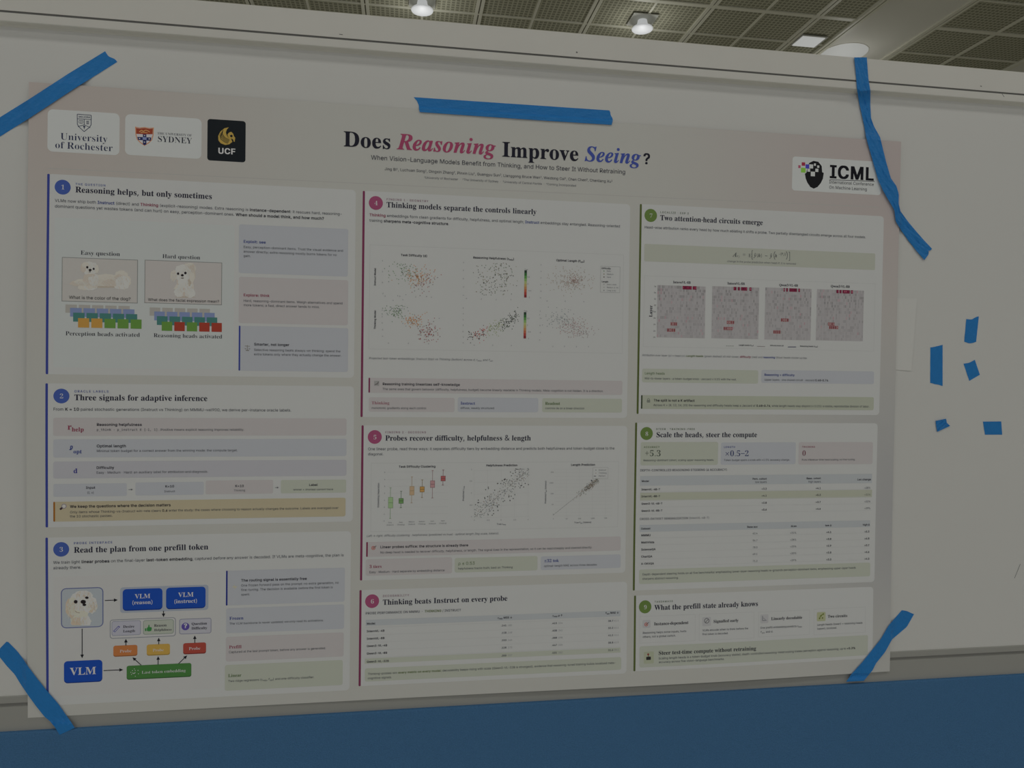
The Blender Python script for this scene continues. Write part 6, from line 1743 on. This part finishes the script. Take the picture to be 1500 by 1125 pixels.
def eq(b):
    b.rect((943.9, 357.2), (1281.5, 395.6), ink(123, 125, 117), 3, 0.002)
    m = ink(62, 64, 64)
    q = z(925, 290, 6.25)
    b.text(*q(930, 538), q(965, 0)[0], 'A', 'T', m, 6)
    b.text(*q(966, 545), q(990, 0)[0], 'ℓ,i', 'R', m, 6)
    b.text(*q(1015, 538), q(1045, 0)[0], '=', 'SR', m, 6)
    b.text(*q(1070, 541), q(1098, 0)[0], 'E', 'SR', m, 6)
    for x0, xi, y0, y1 in ((1103, 1112, 482, 562), (1448, 1439, 495, 574)):
        b.line([q(xi, y0), q(x0, y0), q(x0, y1), q(xi, y1)], 0.0008, m, 6)
    b.text(*q(1122, 540), q(1142, 0)[0], 'y', 'T', m, 6)
    b.line([q(1126, 512), q(1133, 505), q(1140, 512)], 0.0006, m, 6)
    b.text(*q(1146, 540), q(1195, 0)[0], '({T|h})', 'SR', m, 6)
    b.line([q(1222, 530), q(1244, 531)], 0.0008, m, 6)
    b.text(*q(1268, 545), q(1288, 0)[0], 'y', 'T', m, 6)
    b.line([q(1272, 517), q(1279, 510), q(1286, 517)], 0.0006, m, 6)
    for s_, x in ((-1, 1306), (1, 1424)):
        b.line([q(x - s_ * 8, 490), q(x, 505), q(x + s_ * 3, 527), q(x, 548), q(x - s_ * 8, 564)], 0.0009, m, 6)
    b.text(*q(1312, 543), q(1334, 0)[0], 'h', 'T', m, 6)
    b.text(*q(1344, 524), q(1414, 0)[0], '-(ℓ,i)', 'R', m, 6)
    b.text(*q(875, 587), 1166, 'change in the probe prediction when head (ℓ, i) is removed', 'R', PAL['mid'], 6)


prt('equation_box', eq, s7)


def heat(b, tl, br, top, low, seed):
    R = random.Random(seed)
    x0, v0 = P(*tl)
    x1, v1 = P(*br)
    nx, ny = 32, 17
    g = [ink(round(119 - 2.6 * k), round(117 - 2.6 * k), round(118 - 2.6 * k)) for k in range(9)]
    p = [ink(122, 110, 113), ink(120, 104, 108)]
    b.rrect(x0, v0, x1, v1, g[0], 3)
    dx, dv = (x1 - x0) / nx, (v1 - v0) / ny
    for i in range(nx):
        colb = R.choice((0, 0, 0, 1))
        for j in range(ny):
            t = min(8, colb + int(R.random() ** 3 * 8 * (1.15 - j / 24)))
            if t == 0:
                continue
            m = R.choice(p) if R.random() < 0.04 else g[t]
            b.rrect(x0 + i * dx + dx * .06, v0 + j * dv + dv * .06, x0 + (i + 1) * dx - dx * .06, v0 + (j + 1) * dv - dv * .06, m, 4)
    for a, c, k in top:
        b.rrect(x0 + (x1 - x0) * a, v0, x0 + (x1 - x0) * c, v0 + dv * 1.15, ink(84, 28, 46), 5)
        n = max(1, round((c - a) * nx))
        for q in range(n):
            if R.random() < 0.6:
                w = (c - a) * (x1 - x0) / n
                xx = x0 + (x1 - x0) * a + q * w
                b.rrect(xx + w * .25, v0 + dv * .3, xx + w * .8, v0 + dv * .8, R.choice((ink(118, 40, 60), ink(60, 22, 36), ink(126, 72, 84))), 6)
    for a, c, f in low:
        n = max(2, round((c - a) * nx * 0.8))
        for q in range(n):
            w = (c - a) * (x1 - x0) / n
            xx = x0 + (x1 - x0) * a + q * w
            vv = v0 + (v1 - v0) * f
            b.rrect(xx + w * .08, vv, xx + w * .92, vv + dv * 1.08, R.choice((ink(106, 68, 68), ink(102, 62, 64))), 5)
            b.rrect(xx + w * .32, vv + dv * .25, xx + w * .7, vv + dv * .8, R.choice((ink(122, 98, 98), ink(92, 48, 52), ink(80, 40, 44))), 6)


H = [((963.1, 417.5), (1032.2, 495.6), [(.52, .71, 0), (.73, .81, 0)], [(.28, .42, .705), (.21, .385, .825)], (985.8, 414.8, 1011.7, 'InternVL-4B')),
     ((1043.4, 419.1), (1110.6, 496.9), [(.45, .51, 0), (.54, .585, 0), (.61, .74, 0), (.79, .835, 0)], [(.315, .48, .655), (.25, .445, .775)], (1065.5, 416.6, 1090.9, 'InternVL-8B')),
     ((1121.1, 421), (1187.2, 498.7), [(.39, .42, 0), (.445, .485, 0), (.515, .68, 0), (.71, .745, 0)], [(.345, .515, .585), (.185, .345, .82)], (1141.2, 419, 1168.8, 'Qwen3-VL-4B')),
     ((1196.7, 423.5), (1263.7, 499.9), [(.41, .46, 0), (.475, .52, 0), (.54, .695, 0), (.72, .765, 0)], [(.245, .39, .645), (.27, .47, .71)], (1216.8, 420.8, 1244.7, 'Qwen3-VL-8B'))]
for k, (tl, br, top, low, tx) in enumerate(H):
    def _h(b):
        heat(b, tl, br, top, low, 5 + k)
        b.text(*tx, 'S', DK)
        if k == 0:
            q = z(925, 390, 6.25)
            ticks(b, q, [(217, 190), (216, 247), (215, 305), (214, 363), (212, 422), (211, 480), (210, 538), (209, 598), (208, 655)], ['36', '34', '32', '30', '28', '26', '24', '22', '20'], 0.0040, DK)
            b.text(*q(190, 412), None, 'Layer', 'H', DK, 6, al='c', rot=0.0190)
    prt('heat_map', _h, s7)


def leg7(b):
    b.frame((943.9, 403.6), (1280, 514.6), RULE, 2, w=0.0006)
    q = z(925, 390, 6.25)
    for i in range(4):
        b.line([q(868 + i * 19, 730), q(876 + i * 19, 730)], 0.0009, ink(58, 66, 54), 5)
    b.text(*q(982, 727), q(1118, 0)[0], 'Length heads (ℓ{_|opt})', 'B', DK)
    b.line([q(1150, 733), q(1222, 735)], 0.0008, ink(90, 84, 84), 5)
    b.text(*q(1268, 730), q(1392, 0)[0], 'Difficulty heads (d)', 'B', DK)
    b.line([q(1432, 739), (1166, 508.2)], 0.0011, ink(38, 40, 62), 5)
    b.text(1171.8, 507.8, 1198, 'Reasoning heads (r{_|help})', 'B', DK)


prt('chart_key', leg7, s7)
lines(s7, 'caption', [(940.2, 521.5, 1182.4, 'Attribution over layer (y) × head (x). {BI.olive|Length heads} (green dashed) sit mid-lower; {BI.crim|difficulty} (red) and {BI.blue|reasoning} (blue) heads cluster up top.', 'I', 'mid')])
box(s7, (940.7, 540), (1110.3, 562), GREENBOX, [(944.2, 548.4, 973.8, 'Length heads', 'R', 'green'), (944.2, 555.6, 1078.9, 'Mid-to-lower layers · a token-budget knob · Jaccard < 0.25 with the rest.')])
box(s7, (1115.4, 541.7), (1279.9, 562.7), BLUEBOX, [(1119.3, 550.4, 1163.8, 'Reasoning + difficulty', 'B', 'blue'), (1119.3, 557.5, 1214, 'Upper layers · one shared circuit · Jaccard {B.dark|0.68–0.76}.')])


def lock_icon(b):
    q = z(925, 530, 6.25)
    b.rect(q(141, 350), q(170, 372), ink(80, 84, 78), 6)
    b.line([q(146, 350), q(147, 339), q(156, 335), q(164, 340), q(165, 350)], 0.0007, ink(80, 84, 78), 6)
    b.line([q(143, 360), q(168, 360)], 0.0006, ink(112, 114, 108), 7)


box(s7, (939.4, 578.8), (1279.6, 600.8), ink(120, 123, 112), [
    (957.3, 588.1, 1017.5, 'The split is not a K artifact', 'B', 'dark'),
    (957, 594.8, 1273.5, 'Across K = (8, 12, 16, 20) the reasoning and difficulty heads keep a Jaccard of {B.dark|0.68–0.76}, while length heads stay disjoint (< 0.25): a stable, reproducible division of labor.')], ink(36, 44, 30), extra=lock_icon)

# ---- 8
s8 = panel((930.6, 619), (1281, 852.5), BARG, (947.1, 635), BADG, '8', (961, 629.8, 1017.8, 'STEER · TRAINING-FREE'),
           (961, 640.4, 1109, 'Scale the heads, steer the compute'), 'green-barred panel with three big figures and two tables', ink(70, 78, 66))


def stat(tl, br, fill, c, d, k, n, t):
    box(s8, tl, br, fill, [k + ('K', c), n + ('SR', d), t], name='stat_box')


stat((938.6, 647.6), (1051.4, 680.9), GREENBOX, 'green', 'deep', (942.9, 656.1, 966.1, 'ACCURACY'), (944.2, 668.4, 968.2, '+5.3'), (942.3, 675.6, 1046, 'Reasoning-dominant cohort, scaling upper reasoning heads.'))
stat((1056.2, 648.1), (1165.2, 680), BLUEBOX, 'blue', 'navy', (1060.2, 656.1, 1076.7, 'LENGTH'), (1061.3, 668.4, 1097, '×0.5–2'), (1060.2, 675.3, 1157, 'Token budget spans a knob with <1.5% accuracy change.'))
stat((1170, 647.7), (1278, 679.7), PINKBOX, 'crim', 'wine', (1174.5, 655.7, 1193.7, 'TRAINING'), (1174.8, 667.5, 1180.4, '0'), (1174.3, 674.7, 1252.9, 'Pure inference-time head scaling, no fine-tuning.'))


def t8a(b):
    b.text(937.5, 690.5, 1065, 'DEPTH-CONTROLLED REASONING STEERING (Δ ACCURACY)', 'K', PAL['mid'])
    b.rect((937.8, 697.2), (1277.2, 707.6), HEADBOX, 3)
    b.rect((937.8, 721.9), (1277.2, 728.2), ink(123, 125, 114), 3)
    for y in (721.2, 732.2, 743.2, 753.6):
        x, v = P(938, y)
        b.line([(x, v), (along(x, v, 1277), v)], 0.0004, RULE, 4, px=False)
    b.text(939.7, 706.1, 950.6, 'Model', 'B', DK)
    for y, x1, t in ((718.4, 967, 'InternVL-4B-T'), (728.5, 967, 'InternVL-8B-T'), (739.2, 970.3, 'Qwen3-VL-4B-T'), (749.6, 970.3, 'Qwen3-VL-8B-T')):
        b.text(939.3, y, x1, t, 'B', DK)
    b.text(1102.1, 702.7, 1123.1, 'Perc. cohort', 'B', DK)
    b.text(1106, 707.4, 1123.1, 'low layers', 'R', PAL['body'])
    b.text(1181.2, 702, 1202.3, 'Reas. cohort', 'B', DK)
    b.text(1184, 706.9, 1202.3, 'high layers', 'R', PAL['body'])
    b.text(1255.6, 703.7, 1275.6, 'Len change', 'B', DK)
    for x, ys, ts, st in ((1123.1, (717.1, 727.2, 737.6, 747.7), ('+3.2', '+4.1', '+3.8', '+3.6'), 'B'), (1202.2, (716.3, 726.1, 736.5, 746.5), ('+4.1', '+5.3', '+3.7', '+4.6'), 'B'), (1275, (715.7, 725.6, 735.7, 745.6), ('+28%', '+31%', '+22%', '+29%'), 'R')):
        for y, t in zip(ys, ts):
            ctext(b, x, y, t, st, DK if st == 'B' else PAL['body'], 0.0058, 'r')


def t8b(b):
    b.text(937, 761.6, 1038.9, 'CROSS-DATASET GENERALIZATION {R|(InternVL-4B-T)}', 'K', PAL['mid'])
    b.rect((937, 769), (1274.4, 771.8), HEADBOX, 3)
    for y in (788.4, 798.8, 809.2, 819.6, 829.8):
        x, v = P(937.5, y)
        b.line([(x, v), (along(x, v, 1274), v)], 0.0004, RULE, 4, px=False)
    for y, x1, t in ((775.7, 952.7, 'Dataset'), (785.6, 953, 'MMMU'), (796, 958.3, 'MathVista'), (806.4, 960.2, 'ScienceQA'), (816.8, 955.4, 'ChartQA'), (827.2, 957.8, 'A-OKVQA')):
        b.text(939, y, x1, t, 'B', DK)
    for x, y, t in ((1109.8, 772.8, 'Base acc'), (1166.9, 771.8, 'ΔLen'), (1217.9, 770.7, 'low Δ'), (1273.9, 769.6, 'high Δ')):
        ctext(b, x, y, t, 'B', DK, 0.0060, 'r')
    for x, ys, ts, st in ((1109.6, (782.4, 792.8, 802.9, 812.8, 822.9), ('62.4', '54.7', '78.3', '69.1', '71.2'), 'R'), (1166.5, (781.6, 791.7, 801.6, 811.5, 821.6), ('+31%', '+28%', '+25%', '+30%', '+29%'), 'R'),
                          (1217.7, (780.5, 790.6, 800.5, 810.4, 820.5), ('+4.1', '+3.8', '+2.9', '+3.8', '+3.3'), 'B'), (1273.4, (779.7, 789.8, 799.7, 809.6, 819.5), ('+5.3', '+4.8', '+3.7', '+4.6', '+4.3'), 'B')):
        for y, t in zip(ys, ts):
            ctext(b, x, y, t, st, DK if st == 'B' else PAL['body'], 0.0058, 'r')


prt('table', t8a, s8)
prt('table', t8b, s8)
box(s8, (936.2, 834.4), (1274.4, 844), GREENBOX, [
    (941, 842.9, 1253.6, 'Depth-dependent steering holds on all five benchmarks: emphasizing lower-layer reasoning heads re-grounds perception-dominant items, emphasizing upper-layer heads'),
    (940.7, 849.3, 994, 'sharpens abstract reasoning.')])

# ---- 9
s9 = panel((929, 872.4), (1278, 964), BARG, (945, 888.9), BADG, '9', (958.7, 882.8, 985.6, 'TAKEAWAYS'),
           (958.7, 893.6, 1110.6, 'What the prefill state already knows'), 'green-barred panel with a row of four icon cards', ink(70, 78, 66))


def slash_icon(b):
    x, v = P(*z(920, 850, 6.25)(720, 370))
    b.disc(x, v, 0.0044, ink(64, 66, 68), 6)
    b.disc(x, v, 0.0034, ink(126, 126, 126), 7)
    b.line([(x - 0.0022, v + 0.0026), (x + 0.0026, v - 0.0026)], 0.0009, ink(64, 66, 68), 8, px=False)


def angle_icon(b):
    q = z(1090, 860, 6.25)
    b.line([q(168, 262), q(168, 306), q(204, 303)], 0.0011, ink(84, 86, 90), 6)
    b.line([q(168, 280), q(186, 288), q(196, 303)], 0.0008, ink(96, 96, 98), 6)


def circuit_icon(b):
    q = z(1090, 860, 6.25)
    b.line([q(690, 286), q(700, 260), q(722, 248)], 0.0016, ink(84, 92, 44), 7)
    for a, c in ((690, 286), (704, 262), (724, 246), (716, 282)):
        x, v = P(*q(a, c))
        b.disc(x, v, 0.0014, ink(74, 84, 36), 8, n=10)


for tl, br, it, ib, tile, hd, rows, ic in (
        ((937, 902.8), (1018.4, 938.8), (941.3, 908.4), (952.8, 919.4), ink(126, 126, 127), (958, 915.9, 1008.3, 'Instance-dependent'), [(941.3, 928.4, 1005.3, 'Reasoning helps some inputs, hurts'), (941.3, 934.3, 990, 'others, not a global switch.')], lambda b: target_icon(b, z(920, 850, 6.25), 166, 404, 0.0030)),
        ((1024, 899.6), (1104.8, 934.8), (1028.8, 904), (1041.4, 916.6), ink(126, 126, 127), (1044.8, 912.2, 1081.6, 'Signalled early'), [(1028.8, 924.7, 1096, 'VLMs encode when to think before the'), (1028.8, 930.4, 1066.9, 'first token is decoded.')], slash_icon),
        ((1111.2, 896.4), (1186, 929.6), (1113.8, 900.2), (1125.5, 912.5), ink(126, 126, 127), (1129.5, 908.3, 1175.1, 'Linearly decodable'), [(1113.5, 921.0, 1175.1, 'One prefill embedding predicts r{_|help},'), (1114, 927.2, 1132.4, 'ℓ{_|opt}, and d.')], angle_icon),
        ((1192.4, 892), (1267.6, 926.4), (1196.6, 896.8), (1209.2, 909.4), ink(120, 122, 98), (1212.4, 904.9, 1241.2, 'Two circuits'), [(1196.7, 916.6, 1263.3, 'Length heads (lower) + reasoning heads'), (1196.7, 922.2, 1225.7, '(upper), localized.')], circuit_icon)):
    def _c(b):
        b.frame(tl, br, RULE, 2, w=0.0007)
        b.rect(it, ib, tile, 4, 0.002)
        ic(b)
        b.text(*hd, 'S', DK)
        for r in rows:
            b.text(*r, 'R', PAL['body'])
    prt('icon_card', _c, s9)


def person_icon(b):
    q = z(920, 850, 6.25)
    b.rect((943.2, 954.8), (957.6, 971.6), ink(118, 122, 106), 5, 0.002)
    b.rect(q(166, 700), q(208, 728), ink(34, 34, 34), 6, 0.001)
    b.line([q(186, 702), q(185, 680)], 0.0010, ink(52, 46, 44), 6)
    x, v = P(*q(184, 678))
    b.disc(x, v, 0.0017, ink(96, 44, 42), 7, n=12)


box(s9, (936.8, 946.8), (1271, 959.6), ink(124, 127, 119), [
    (964.3, 959.3, 1107.5, 'Steer test-time compute without retraining', 'S', 'dark'),
    (964.5, 965.9, 1252.9, 'Scaling length heads is a token-budget knob (accuracy stable); depth-controlled reasoning-head scaling trades perception against reasoning, up to {B.dark|+5.3%}'),
    (964.8, 971.3, 1061.1, 'accuracy across five vision-language benchmarks.')], extra=person_icon)
